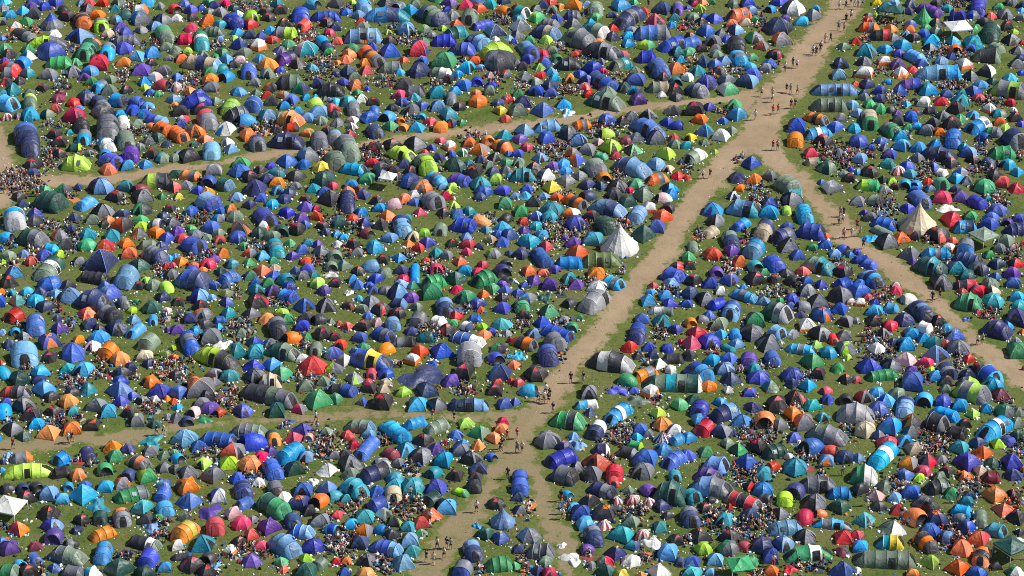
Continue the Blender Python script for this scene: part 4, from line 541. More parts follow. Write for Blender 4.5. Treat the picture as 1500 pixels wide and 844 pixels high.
def pos_in_path(poly, X, Y):
    inside = np.zeros(X.shape, bool); dmin = np.full(X.shape, 1e9); n = len(poly)
    for a in range(n):
        x1, y1 = poly[a]; x2, y2 = poly[(a + 1) % n]
        c = ((y1 > Y) != (y2 > Y)) & (X < (x2 - x1) * (Y - y1) / (y2 - y1 + 1e-12) + x1); inside ^= c
        L2 = (x2 - x1) ** 2 + (y2 - y1) ** 2 + 1e-9; t = np.clip(((X - x1) * (x2 - x1) + (Y - y1) * (y2 - y1)) / L2, 0, 1)
        dmin = np.minimum(dmin, np.hypot(X - x1 - t * (x2 - x1), Y - y1 - t * (y2 - y1)))
    return np.where(inside, dmin, -dmin)
PATHS = {
 'main': [(1222, -40), (1212, 13), (1184, 42), (1160, 67), (1134, 109), (1107, 135), (1092, 165), (1080, 195), (1050, 220), (1028, 249), (1008, 274), (999, 286), (967, 340), (934, 385), (909, 415), (897, 425), (880, 454),
          (850, 492), (825, 522), (805, 547), (783, 573), (756, 604), (742, 622), (734, 646), (717, 672), (710, 700), (690, 728), (664, 752), (650, 760), (617, 807), (590, 860), (645, 860), (675, 807), (697, 778), (719, 750),
          (726, 722), (742, 700), (764, 690), (776, 705), (779, 740), (784, 770), (800, 790), (812, 815), (825, 850), (842, 850), (850, 815), (845, 790), (826, 765), (815, 735), (806, 710), (795, 688), (788, 664), (785, 640), (803, 618), (827, 593), (844, 562),
          (854, 542), (884, 512), (900, 489), (924, 460), (947, 422), (967, 405), (999, 372), (1003, 348), (1028, 313), (1048, 284), (1067, 272), (1082, 247), (1100, 222), (1117, 240), (1139, 255), (1162, 265),
          (1175, 289), (1190, 309), (1207, 331), (1217, 354), (1249, 368), (1260, 372), (1285, 395), (1317, 421), (1343, 437), (1370, 459), (1409, 489), (1414, 515), (1434, 529), (1467, 551), (1480, 563), (1540, 600),
          (1540, 560), (1499, 532), (1474, 516), (1434, 489), (1400, 454), (1384, 439), (1359, 415), (1337, 395), (1317, 378), (1283, 361), (1262, 346), (1254, 328), (1240, 308), (1225, 301), (1205, 286), (1189, 257), (1165, 240), (1148, 220), (1145, 190),
          (1160, 162), (1175, 141), (1194, 117), (1212, 84), (1222, 67), (1244, 42), (1257, 25), (1267, 0), (1280, -40)],
 'upper': [(-60, 120), (-8, 165), (3, 173), (13, 207), (22, 232), (32, 250), (58, 257), (117, 255), (184, 252), (249, 240), (300, 237), (367, 224), (400, 218), (450, 213), (525, 207), (583, 198), (657, 188), (749, 177), (817, 170), (880, 160), (950, 150),
           (999, 145), (1060, 139), (1110, 128), (1118, 150), (1094, 164), (1067, 152), (1000, 156), (967, 160), (934, 166), (879, 173), (833, 183), (750, 193), (717, 197), (667, 202), (630, 205), (563, 213), (517, 219), (450, 222), (417, 230), (367, 240),
           (334, 243), (300, 249), (249, 255), (200, 264), (167, 270), (130, 272), (80, 276), (45, 281), (22, 294), (10, 304), (-60, 340)],
 'lower': [(-60, 648), (42, 641), (84, 636), (150, 633), (215, 626), (250, 623), (317, 617), (360, 611), (417, 608), (500, 602), (533, 600), (617, 604), (667, 603), (717, 603), (749, 596), (770, 600), (745, 630),
           (734, 626), (717, 620), (667, 618), (630, 615), (558, 613), (500, 617), (467, 623), (417, 620), (350, 622), (292, 630), (250, 636), (215, 648), (150, 653), (117, 655), (75, 661), (42, 665), (-60, 675)]}
WP = {k: [ground(*p) for p in v] for k, v in PATHS.items()}
# ground grid
ys0, ys1 = ground(0, PH + 20)[1] - 4, ground(0, -30)[1] + 6
GX = np.arange(-100, 100.1, .5); GY = np.arange(ys0, ys1, .5); XX, YY = np.meshgrid(GX, GY)
sd = np.maximum.reduce([pos_in_path(p, XX, YY) for p in WP.values()])
def path_dist(x, y):
    i = int((x - GX[0]) / .5); j = int((y - GY[0]) / .5)
    if 0 <= i < len(GX) and 0 <= j < len(GY): return float(sd[j, i])
    return -99.
# the wide grass field
gm = MB(); gm.grid([[Vector((x, y, 0)) for x in np.linspace(-4000, 4000, 9)] for y in np.linspace(-3500, 4500, 9)], lambda j, i: (.1, .1, .1))
g = obj('ground', gm, M_GRASS); g['kind'] = 'structure'
# trodden tracks: one sheet 4 mm above the grass
wgt = np.clip(.5 + (sd - .4) / 2.6, 0, 1)  # 1 = bare earth
keep = wgt > 0; idx = -np.ones(sd.shape, int); fm = keep[:-1, :-1] | keep[1:, :-1] | keep[:-1, 1:] | keep[1:, 1:]
use = np.zeros(sd.shape, bool); use[:-1, :-1] |= fm; use[1:, :-1] |= fm; use[:-1, 1:] |= fm; use[1:, 1:] |= fm
idx[use] = np.arange(use.sum()); jj, ii = np.nonzero(fm)
me = bpy.data.meshes.new('dirt_track')
me.from_pydata(np.stack([XX[use], YY[use], np.full(use.sum(), .004)], 1).tolist(), [], np.stack([idx[jj, ii], idx[jj, ii + 1], idx[jj + 1, ii + 1], idx[jj + 1, ii]], 1).tolist())
tone = np.clip((YY - ground(0, 640)[1]) / (ground(0, 560)[1] - ground(0, 640)[1]), 0, 1) * .8 + .2
low_ = pos_in_path(WP['lower'], XX, YY); tone = np.where(low_ > -1.5, np.minimum(tone, .22), tone)
at = me.attributes.new('tone', 'FLOAT', 'POINT'); at.data.foreach_set('value', tone[use].astype(np.float32))
at = me.attributes.new('dirt', 'FLOAT', 'POINT'); at.data.foreach_set('value', wgt[use].astype(np.float32)); me.materials.append(M_PATH)
tr = bpy.data.objects.new('path', me); C.objects.link(tr); tr['kind'] = 'structure'

# ---------------------------------------------------------------- labels that single a tent out
KN = dict(D='dome', T='tunnel', V='family tent', P='pop-up', B='bell tent', G='gazebo', F='fallen tent')
def zone(x, y):
    row = ['top', 'upper', 'middle', 'lower', 'bottom'][min(4, max(0, int(y / PH * 5)))]
    col_ = ['left', 'centre-left', 'centre', 'centre-right', 'right'][min(4, max(0, int(x / PW * 5)))]
    return f'{row} {col_}'
def own_desc(e):
    cs = []
    for c in e['cc']:
        if CNAME[c] not in cs: cs.append(CNAME[c])
    if e['cc'][0] == 'rk': cs = ['black and red']
    if e['cc'][0] == 'un': cs = ['red white and blue flag-patterned']
    s = cs[0] if len(cs) == 1 else ' and '.join(cs[:2])
    tail = {'D': 'dome tent', 'T': 'tunnel tent', 'V': 'family tunnel tent', 'P': 'small pop-up tent', 'B': 'bell tent', 'G': 'gazebo', 'F': 'collapsed tent'}[e['kind']]
    if e['kind'] in 'TV' and len(e['cc']) >= 3: s += ' banded'
    return s + ' ' + tail
def nb_desc(e):
    c = CNAME[e['cc'][0]]
    if e['cc'][0] == 'rk': c = 'black-and-red'
    if e['cc'][0] == 'un': return 'the flag-patterned tent'
    if e['cc'][0] == 'st': c = 'red-striped'
    return ('an ' if c[0] in 'aeio' else 'a ') + c + ' ' + KN[e['kind']]
for e in tents: e['own'] = own_desc(e)
XYP = np.array([[e['x'], e['y'], e['w']] for e in tents])
for a, e in enumerate(tents):
    d_ = XYP[:, :2] - XYP[a, :2]; dist = np.hypot(d_[:, 0], d_[:, 1] * 1.35); order = np.argsort(dist)[1:10]; e['rel'] = []
    for b_ in order:
        if dist[b_] > 52 + e['w'] * .4: break
        n_ = tents[b_]
        vx, vy = d_[b_, 0], d_[b_, 1] * 1.35
        if abs(vx) > 1.35 * abs(vy): rel = 'left of' if vx > 0 else 'right of'
        elif abs(vy) > 1.35 * abs(vx): rel = 'behind' if vy > 0 else 'in front of'
        else: continue
        e['rel'].append((rel, nb_desc(n_)))
    e['relset'] = set(e['rel'])
    pdv = path_dist(e['gx'], e['gy']); e['track'] = pdv > -4.2
by_own = {}
for e in tents: by_own.setdefault(e['own'], []).append(e)
for v in by_own.values():
    ws = sorted(v, key=lambda e: -e['w'])
def make_label(e, pool, own):
    import itertools
    z = zone(e['x'], e['y']); rels = e['rel'][:7]; best = None
    same = [o for o in pool]
    nw = lambda t: len(re.findall(r"[A-Za-z0-9'-]+", t))
    for size in (2, 1, 3):
        for cb in itertools.combinations(rels, size):
            if len(set(cb)) < len(cb): continue
            if size == 2 and cb[0][0] == cb[1][0]: mid = f'{cb[0][0]} {cb[0][1]} and {cb[1][1]}'
            else: mid = ', '.join(f'{a} {b_}' for a, b_ in cb)
            n_all = sum(1 for o in same if set(cb) <= o['relset']); n_z = sum(1 for o in same if set(cb) <= o['relset'] and zone(o['x'], o['y']) == z)
            t1 = f'{own} {mid}, {z}'; t0 = f'{own} {mid}'
            if n_z == 1 and nw(t1) <= 16: sc_ = (0 if n_all == 1 else 1, -size, t1)
            elif n_all == 1 and nw(t0) <= 16: sc_ = (2, -size, t0)
            else: sc_ = (3 + n_z, -size, t1 if nw(t1) <= 16 else t0)
            if nw(sc_[2]) > 16: continue
            if best is None or sc_[:2] < best[:2]: best = sc_
    return best[2] if best else f'{own} standing on crowded grass, {z}'

# ---------------------------------------------------------------- build the tents
def build(e, detail):
    r = e['rng']; cols = [vary(PAL[c], r, .35 if q else 1) for q, c in enumerate(e['cc'])]; W = e['W']; kd = e['kind']; H = None
    if kd == 'D':
        cc = e['cc']; sch = 'plain'
        if cc[0] == 'rk': sch = 'redtop'; cols = [vary(PAL['rk'], r), vary(PAL['rd'], r)] if len(cc) < 2 or cc[1] in ('gy', 'dk', 'rk') else cols; 
        elif cc[0] == 'st': sch = 'stripe'
        elif cc[0] == 'un': sch = 'flag'
        elif len(cc) > 1 and cc[1] == 'or' and cc[0] in ('wh', 'gy'): sch = 'skirt' if cc[0] == 'wh' else 'halves'
        elif len(cc) > 1 and cc[1] in ('or', 'lm', 'ye') and cc[0] in ('bl', 'gy', 'dk', 'nb', 'lb', 'tl'): sch = 'peak'
        elif len(cc) > 1: sch = 'halves'
        if cc[0] == 'rk' and len(cc) > 1: cols = [vary(PAL['rk'], r), vary(PAL['rd'], r), vary(PAL['gy'], r)]
        return dome(W * .625, max(.7, W * r.uniform(.47, .61)), cols, r, detail, (sch, e['rz']))
    if kd == 'T': return tunnel(e['len'] * 1.07, W * 1.05, min(2.4, W * r.uniform(.62, .74)), cols, r, detail)
    if kd == 'V': return tunnel(e['len'] * 1.06, W * 1.04, min(2.5, W * r.uniform(.6, .72)), cols, r, detail, True)
    if kd == 'P': return popup(W * 1.3, W * 1.0, W * .6, cols, r, detail)
    if kd == 'B': return bell(W * .52, W * (.70 if e['cc'][0] != 'gr' else .85), cols, r, detail, (lambda i: [lin('b3202e'), PAL['wh'], lin('2a3272'), lin('2a3272'), PAL['wh'], lin('2a3272'), PAL['wh']][i % 7]) if e['cc'][0] == 'un' else None)
    if kd == 'G': return gazebo(W * .80, 2.5, cols, r, detail)
    return fallen(W * .52, W * .36, .35 + .1 * W, cols, r, detail)
NAMES = dict(D='dome_tent', T='tunnel_tent', V='family_tent', P='pop_up_tent', B='bell_tent', G='gazebo', F='collapsed_tent')
CATS = dict(D='dome tent', T='tunnel tent', V='family tent', P='pop-up tent', B='bell tent', G='gazebo', F='collapsed tent')
GRP = dict(D='dome tents pitched across the field', T='tunnel tents pitched across the field', V='large family tents', P='small pop-up tents', B='bell tents', G='gazebos', F='collapsed tents lying on the grass')
def area(e): return e['w'] * (max(e['L'], e['w']))
shown = lambda e: 3 < e['x'] < 1497 and 3 < e['y'] < 841
single = set()
for kd in 'DTVPBGF':
    lst = sorted([e for e in tents if e['kind'] == kd and shown(e)], key=lambda e: -area(e))
    single |= {id(e) for e in lst[:300]}
rest = MB()
for e in tents:
    one = id(e) in single; detail = one and (e['w'] > 21 or e['L'] > 34 or e['kind'] in 'BG')
    z = .004 if path_dist(e['gx'], e['gy']) > -1.4 else 0.0
    parts = build(e, detail)
    if not one:
        for nme, mb in parts: rest.put(mb, (e['gx'], e['gy'], z), e['rz'])
        continue
    if e['kind'] in 'D' and not detail: parts = parts[:2]
    lab = make_label(e, by_own[e['own']], e['own']); e['label'] = lab
    root = thing(NAMES[e['kind']], lab, CATS[e['kind']], (e['gx'], e['gy'], z), e['rz'], GRP[e['kind']])
    fly = None
    for nme, mb in parts:
        o = obj(nme, mb, M_METAL if nme in ('leg',) else M_FLY, fly if nme in ('vent', 'window') and fly else root)
        if nme == 'flysheet': fly = o
# small tents squeezed into the remaining gaps
fr = random.Random(17); SP2 = [[e['gx'], e['gy'], e['rad']] for e in tents]; CR = [(*ground(x, y), w / pxscale(y) * .5) for x, y, w, h in crowds]
nf = 0
for _ in range(9000):
    px, py = fr.uniform(2, 1498), fr.uniform(4, 842); cap = 200 < px < 800 and 235 < py < 430
    if not cap and fr.random() < .45: continue
    gx, gyy = ground(px, py)
    if path_dist(gx, gyy) > (-3.2 if cap else -5): continue
    A_ = np.array(SP2); m_ = (np.hypot(A_[:, 0] - gx, A_[:, 1] - gyy) - A_[:, 2]).min()
    if m_ < (.75 if cap else .98): continue
    if any(math.hypot(gx - a, gyy - b_) < q * .8 for a, b_, q in CR): continue
    e = dict(kind=fr.choice('DDDDDP'), cc=list(fr.choice([q['cc'] for q in tents if q['kind'] == 'D'])), x=px, y=py, w=0, L=0, ang=0, gx=gx, gy=gyy, rz=fr.uniform(0, 6.28), W=fr.uniform(1.7, 2.3), rng=fr)
    for nme, mb in build(e, False): rest.put(mb, (gx, gyy, 0), e['rz'])
    SP2.append([gx, gyy, e['W'] / 2]); e['rad'] = e['W'] / 2; tents.append(e); nf += 1
print('gap tents', nf)
# a narrow margin of further tents just outside the frame, so the field goes on
mr = random.Random(5); cols_w = [c for e in tents for c in [e['cc']]]; cnt = 0
for _ in range(2600):
    x, y = mr.uniform(-140, 1640), mr.uniform(-110, 980)
    if 4 < x < 1496 and 6 < y < 838: continue
    gx, gyy = ground(x, y)
    if path_dist(gx, gyy) > -1.2: continue
    if any(abs(gx - a) < 2.4 and abs(gyy - b_) < 2.6 for a, b_ in [(e['gx'], e['gy']) for e in tents if abs(e['gx'] - gx) < 3]): continue
    e = dict(kind=mr.choice('DDDDT'), cc=mr.choice(cols_w), x=x, y=y, w=0, L=0, ang=0, gx=gx, gy=gyy, rz=mr.uniform(0, 6.28), W=mr.uniform(1.9, 2.5), len=mr.uniform(3, 5), rng=mr)
    e['cc'] = [c for c in e['cc']]
    for nme, mb in build(e, False): rest.put(mb, (gx, gyy, 0), e['rz'])
    tents.append(e); cnt += 1
    if cnt > 420: break
o = obj('massed_tents', rest, M_FLY); o['kind'] = 'stuff'; o['label'] = 'countless smaller camping tents crowding the rest of the grass field'

# ---------------------------------------------------------------- people
def skin_mesh(name, pts, edges, rad, sub=1):
    me = bpy.data.meshes.new(name); me.from_pydata(pts, edges, []); o = bpy.data.objects.new(name, me); C.objects.link(o)
    md = o.modifiers.new('s', 'SKIN'); md.use_smooth_shade = True
    sv = me.skin_vertices[0].data if me.skin_vertices else None
    if sv is None:
        return o
    for k_, q in enumerate(rad): sv[k_].radius = q if isinstance(q, tuple) else (q, q)
    sv[0].use_root = True
    if sub: o.modifiers.new('d', 'SUBSURF').levels = sub
    return o
def bake(o):
    bpy.context.view_layer.update(); dg = bpy.context.evaluated_depsgraph_get()
    me = bpy.data.meshes.new_from_object(o.evaluated_get(dg)); bpy.data.objects.remove(o); return me
def limb_chain(J): return J
def make_pose(p):
    """p: joints. returns dict part -> (pts, edges, radii)"""
    out = {}
    P = [p['pelvis'], p['spine'], p['chest'], p['neck'], p['head']]; E = [(0, 1), (1, 2), (2, 3), (3, 4)]; Rd = [(.13, .10), (.125, .095), (.15, .105), .052, .06]
    for s_ in ('l', 'r'):
        b0 = len(P); P += [p['sh' + s_], p['el' + s_], p['wr' + s_], p['ha' + s_]]; E += [(2, b0), (b0, b0 + 1), (b0 + 1, b0 + 2), (b0 + 2, b0 + 3)]; Rd += [.058, .042, .028, (.036, .018)]
        wr, ha = Vector(p['wr' + s_]), Vector(p['ha' + s_]); d_ = (ha - wr).normalized(); side = d_.cross(Vector((0, 0, 1)) if abs(d_.z) < .8 else Vector((0, 1, 0))).normalized(); dn = side.cross(d_)
        for fi, (o_, ln) in enumerate(((-.033, .062), (-.011, .074), (.011, .068), (.033, .052))):
            q0 = ha + side * o_ + d_ * .03; q1 = q0 + d_ * ln * .5 + dn * .006; q2 = q1 + d_ * ln * .4 - dn * .022
            k0 = len(P); P += [tuple(q0), tuple(q1), tuple(q2)]; E += [(b0 + 3, k0), (k0, k0 + 1), (k0 + 1, k0 + 2)]; Rd += [.0095, .009, .008]
        th = wr.lerp(ha, .45) + side * -.045 + dn * -.012; k0 = len(P); P += [tuple(th), tuple(th + d_ * .04 + side * -.012)]; E += [(b0 + 2, k0), (k0, k0 + 1)]; Rd += [.012, .0095]
        b1 = len(P); P += [p['hp' + s_], p['kn' + s_], p['an' + s_], p['to' + s_]]; E += [(0, b1), (b1, b1 + 1), (b1 + 1, b1 + 2), (b1 + 2, b1 + 3)]; Rd += [.088, .058, .038, (.045, .03)]
    out['body'] = (P, E, Rd)
    mid = lambda a, b_, t: tuple(Vector(p[a]).lerp(Vector(p[b_]), t))
    P = [p['chest'], p['spine'], mid('spine', 'pelvis', .7)]; E = [(0, 1), (1, 2)]; Rd = [(.185, .14), (.17, .135), (.17, .135)]
    for s_ in ('l', 'r'):
        b0 = len(P); P += [p['sh' + s_], mid('sh' + s_, 'el' + s_, .9)]; E += [(0, b0), (b0, b0 + 1)]; Rd += [.085, .068]
    out['shirt'] = (P, E, Rd)
    P = [p['pelvis'], mid('pelvis', 'spine', .35)]; E = [(0, 1)]; Rd = [(.165, .14), (.15, .13)]
    for s_ in ('l', 'r'):
        b0 = len(P); P += [p['hp' + s_], mid('hp' + s_, 'kn' + s_, p.get('leg', .85))]; E += [(0, b0), (b0, b0 + 1)]; Rd += [.118, .095]
    out['shorts'] = (P, E, Rd)
    return out
def head_mesh(hair):
    mb = MB(); P = []
    for j in range(9):
        ph = math.pi * j / 8; row = []
        for i in range(14):
            a = math.tau * i / 14; x, y, z = math.sin(ph) * math.cos(a), math.sin(ph) * math.sin(a), -math.cos(ph)
            w = 1.0
            if not hair:
                f_ = max(0, y) ** 8
                if abs(x) < .25 and y > .8: w += .16 * (1 - abs(z + .05) * 3) if abs(z + .05) < .33 else 0      # nose
                if .2 < abs(x) < .55 and y > .6 and abs(z - .1) < .25: w -= .05                                     # eye sockets
                if abs(x) > .93 and abs(z) < .3: w += .12                                                          # ears
                if z < -.5: w *= .93                                                                               # jaw
            else:
                w = 1.12
                if y > .25 and z < .35: w = .9
            row.append(Vector((x * .078 * w, y * .095 * w, z * .118 * w)))
        P.append(row)
    mb.grid(P, lambda j, i: (.5, .5, .5), closed=True); return mb
POSES = []
def stand(step=0., arm=0., tw=0.):
    p = dict(pelvis=(0, 0, .93), spine=(0, 0, 1.12), chest=(0, .01, 1.33), neck=(0, .01, 1.49), head=(0, .03, 1.57))
    for s_, x in (('l', -1), ('r', 1)):
        st_ = step * x
        p['sh' + s_] = (x * .175, 0, 1.41); p['el' + s_] = (x * .235, -.04 - st_ * .25 + arm * .1, 1.13 + arm * .02); p['wr' + s_] = (x * .24, .07 - st_ * .5 + arm * .2, .90 + abs(arm) * .25); p['ha' + s_] = (x * .235, .11 - st_ * .55 + arm * .26, .83 + abs(arm) * .3)
        p['hp' + s_] = (x * .09, 0, .88); p['kn' + s_] = (x * .105, .04 + st_ * .35, .49 + abs(st_) * .03); p['an' + s_] = (x * .11, st_ * .72 - (.1 if st_ < 0 else 0), .085 + (.06 if st_ < 0 else 0)); p['to' + s_] = (x * .13, st_ * .72 + .16 - (.05 if st_ < 0 else 0), .03)
    return p
def sit(kind):
    p = dict(pelvis=(0, -.05, .13), spine=(0, -.07, .32), chest=(0, -.03, .53), neck=(0, .0, .69), head=(0, .03, .77), leg=.75)
    for s_, x in (('l', -1), ('r', 1)):
        p['sh' + s_] = (x * .175, -.02, .61); p['hp' + s_] = (x * .09, -.02, .12)
        if kind == 0:   # cross-legged
            p['kn' + s_] = (x * .33, .30, .17); p['an' + s_] = (x * -.06, .36, .07); p['to' + s_] = (x * -.19, .40, .05)
            p['el' + s_] = (x * .27, .05, .38); p['wr' + s_] = (x * .2, .24, .25); p['ha' + s_] = (x * .16, .3, .22)
        elif kind == 1:  # leaning back, legs out
            p['kn' + s_] = (x * .13, .44, .22); p['an' + s_] = (x * .14, .84, .07); p['to' + s_] = (x * .17, .9, .2)
            p['el' + s_] = (x * .27, -.2, .36); p['wr' + s_] = (x * .27, -.34, .10); p['ha' + s_] = (x * .27, -.40, .04)
        else:           # knees up, hugging them
            p['kn' + s_] = (x * .12, .33, .46); p['an' + s_] = (x * .12, .50, .08); p['to' + s_] = (x * .14, .66, .03)
            p['el' + s_] = (x * .25, .13, .42); p['wr' + s_] = (x * .08, .37, .36); p['ha' + s_] = (x * .0, .43, .33)
    return p
for q in (stand(.32), stand(-.28, .1), stand(.05, .6), stand(0, 0)): POSES.append(q)
for q in (sit(0), sit(1), sit(2)): POSES.append(q)
protos = []
HEADM = head_mesh(False).mesh('head', M_SKIN); HAIRB = head_mesh(True)
for pi_, p in enumerate(POSES):
    d_ = {}
    for nme, (P, E, Rd) in make_pose(p).items():
        o = skin_mesh(nme, P, E, Rd)
        if not o.data.skin_vertices:
            pass
        d_[nme] = bake(o)
        d_[nme].materials.clear(); d_[nme].materials.append(M_SKIN if nme == 'body' else M_CLOTH)
    # the head joins the neck inside the same body mesh
    hd = head_mesh(False); H0 = Vector(p['head']) + Vector((0, .0, .05))
    me = d_['body']; nv = len(me.vertices); vs = [v.co[:] for v in me.vertices] + [tuple(Vector(v) + H0) for v in hd.v]
    fs = [tuple(q.vertices) for q in me.polygons] + [tuple(i + nv for i in q) for q in hd.f]
    nm = bpy.data.meshes.new('body'); nm.from_pydata(vs, [], fs); nm.polygons.foreach_set('use_smooth', np.ones(len(fs), bool)); nm.materials.append(M_SKIN); nm.update(); d_['body'] = nm
    hb = MB(); hb.put(HAIRB, tuple(H0 + Vector((0, -.012, .012))), 0); hm = hb.mesh('hair', M_CLOTH); d_['hair'] = hm
    protos.append(d_)
SHIRT = [lin(x) for x in ('ececea', 'e4e4e2', 'dededa', 'e8e8e8', '1c1d22', '18191e', '23242a', '2c3450', 'a83038', '8d8f94', '8fb0c8', '3a3f4c', 'd8a8ac', 'c8b890')]
PANT = [lin(x) for x in ('23262f', '2b2f3e', '3c4a66', '1b1b1f', '6c6654', '8a8474', 'a83a3a', 'b9b9b2')]
SKIN = [lin(x) for x in ('b98a72', 'c79c86', 'a87c66', 'cfa994', '7a5646', 'b5866e')]
HAIR = [lin(x) for x in ('2a1c14', '4a3220', '16110e', '7a5a34', 'a8844e')]
def person(x, y, rz, pose, label, group, r, shirt=None, first={}):
    root = bpy.data.objects.new('person', None); C.objects.link(root); root.empty_display_size = .2
    k_ = r.uniform(.94, 1.05); z = .004 if path_dist(x, y) > -1.4 else 0
    root.location = (x, y, z); root.rotation_euler = (0, 0, rz); root.scale = (k_, k_, k_); root['label'] = label; root['category'] = 'person'; root['group'] = group
    for nme in ('body', 'shirt', 'shorts', 'hair'):
        o = bpy.data.objects.new(nme, protos[pose][nme]); C.objects.link(o); o.parent = root if nme != 'hair' else bodyo
        if nme == 'body': bodyo = o
        cdict = dict(body=r.choice(SKIN), shirt=shirt or r.choice(SHIRT), shorts=r.choice(PANT), hair=r.choice(HAIR))
        o.color = (*cdict[nme], 1)
    return root
free = lambda x, y, m=.0: True
TT = np.array([[e['gx'], e['gy'], e['rad'] if 'rad' in e else 1.2] for e in tents])
def clear_of_tents(x, y, k_=.8):
    d_ = np.hypot(TT[:, 0] - x, TT[:, 1] - y); return bool((d_ > TT[:, 2] * k_).all())
def near_phrase(px, py, n=1):
    d_ = [(math.hypot(e['x'] - px, (e['y'] - py) * 1.2), e) for e in tents if e['w'] > 14]
    d_.sort(key=lambda q: q[0]); out = []
    for dd, e in d_[:8]:
        vx, vy = e['x'] - px, (e['y'] - py) * 1.2
        rel = ('left of' if vx > 0 else 'right of') if abs(vx) > abs(vy) else ('behind' if vy > 0 else 'in front of')
        out.append(f'{rel} {nb_desc(e)}')
    return out
used = {}
def group_label(base, px, py, key):
    c_ = near_phrase(px, py)
    for a in range(len(c_)):
        for b_ in range(a + 1, len(c_)):
            t = f'{base} {c_[a]}, {c_[b_]}, {zone(px, py)}'
            if len(re.findall(r"[A-Za-z0-9'-]+", t)) > 16: t = f'{base} {c_[a]}, {zone(px, py)}'
            if len(re.findall(r"[A-Za-z0-9'-]+", t)) > 16 or c_[a] == c_[b_]: continue
            if used.get(t, key) == key: used[t] = key; return t
    return base + ' ' + c_[0]
pr = random.Random(11); n_people = 0
walk = [(x, y) for x, y in walkers]
# the knot of people where the upper track meets the frame edge
for _ in range(26): walk.append((pr.uniform(3, 56), pr.uniform(262, 288)))
clus = []
for x, y in walk:
    for c_ in clus:
        if any(math.hypot(x - a, y - b_) < 14 for a, b_ in c_): c_.append((x, y)); break
    else: clus.append([(x, y)])
for ci, c_ in enumerate(clus):
    cx, cy = sum(a for a, _ in c_) / len(c_), sum(b_ for _, b_ in c_) / len(c_)
    gx, gyy = ground(cx, cy); onp = path_dist(gx, gyy) > -.6
    base = ('person walking on track' if onp else 'person standing on grass') if len(c_) == 1 else ('person in walking group' if onp else 'person in standing group')
    lab = group_label(base, cx, cy, ci); face = pr.choice([R(-30), R(150)])
    for x, y in c_:
        gx, gyy = ground(x, y); sh = None
        if 1128 < x < 1143 and 160 < y < 172: sh = lin('e2552a')
        person(gx, gyy, face + pr.uniform(-.5, .5), pr.choice([0, 0, 1, 3, 2]), lab, f'people: {lab}'[:110], pr, sh); n_people += 1
# seated groups: the largest seen as individuals, the rest as one crowd
def low_person(mb, x, y, rz, r):
    """seated camper in a few shaped pieces joined into one crowd mesh"""
    sk, sh, pa, ha = r.choice(SKIN), r.choice(SHIRT), r.choice(PANT), r.choice(HAIR); loc = Matrix.Translation((x, y, 0)) @ Matrix.Rotation(rz, 4, 'Z')
    t = MB()
    def ell(cx, cy, cz, rx, ry, rz_, c, n=6, m=4):
        t.grid([[Vector((cx + rx * math.sin(math.pi * (j + .02) / m) * math.cos(math.tau * i / n), cy + ry * math.sin(math.pi * (j + .02) / m) * math.sin(math.tau * i / n), cz - rz_ * math.cos(math.pi * j / m))) for i in range(n)] for j in range(m + 1)], lambda j, i: c, closed=True)
    ell(0, -.05, .36, .19, .13, .33, sh); ell(0, .02, .80, .08, .095, .12, sk); ell(0, -.02, .84, .09, .1, .105, ha)
    t.tube([(-.1, 0, .14), (-.25, .33, .2 + r.uniform(0, .25)), (-.08, .55, .07)], .075, pa if r.random() < .75 else sk, 5)
    t.tube([(.1, 0, .14), (.25, .33, .2 + r.uniform(0, .25)), (.1, .6, .07)], .075, pa if r.random() < .75 else sk, 5)
    for s_ in (-1, 1): t.tube([(s_ * .19, -.03, .6), (s_ * .27, .1, .38), (s_ * .15, .28, .33)], .042, sk, 4)
    mb.put(t, (x, y, 0), rz)
crowds.sort(key=lambda q: -q[1])
crowd = MB(); gear = MB(); GEARC = [lin(x) for x in ('16171b', '1d1e24', '24262e', '2d3140', 'd8d8d4', 'e6e6e2', 'ecece8', 'dadad6', '17181c', '8c2a30', '2b4f8c', '4a4038', 'b0a088', '6a6d72', '3f7fb0', 'c96a2a', '1b1b1e', '38332e')]
n_low = 0; gr = random.Random(21)
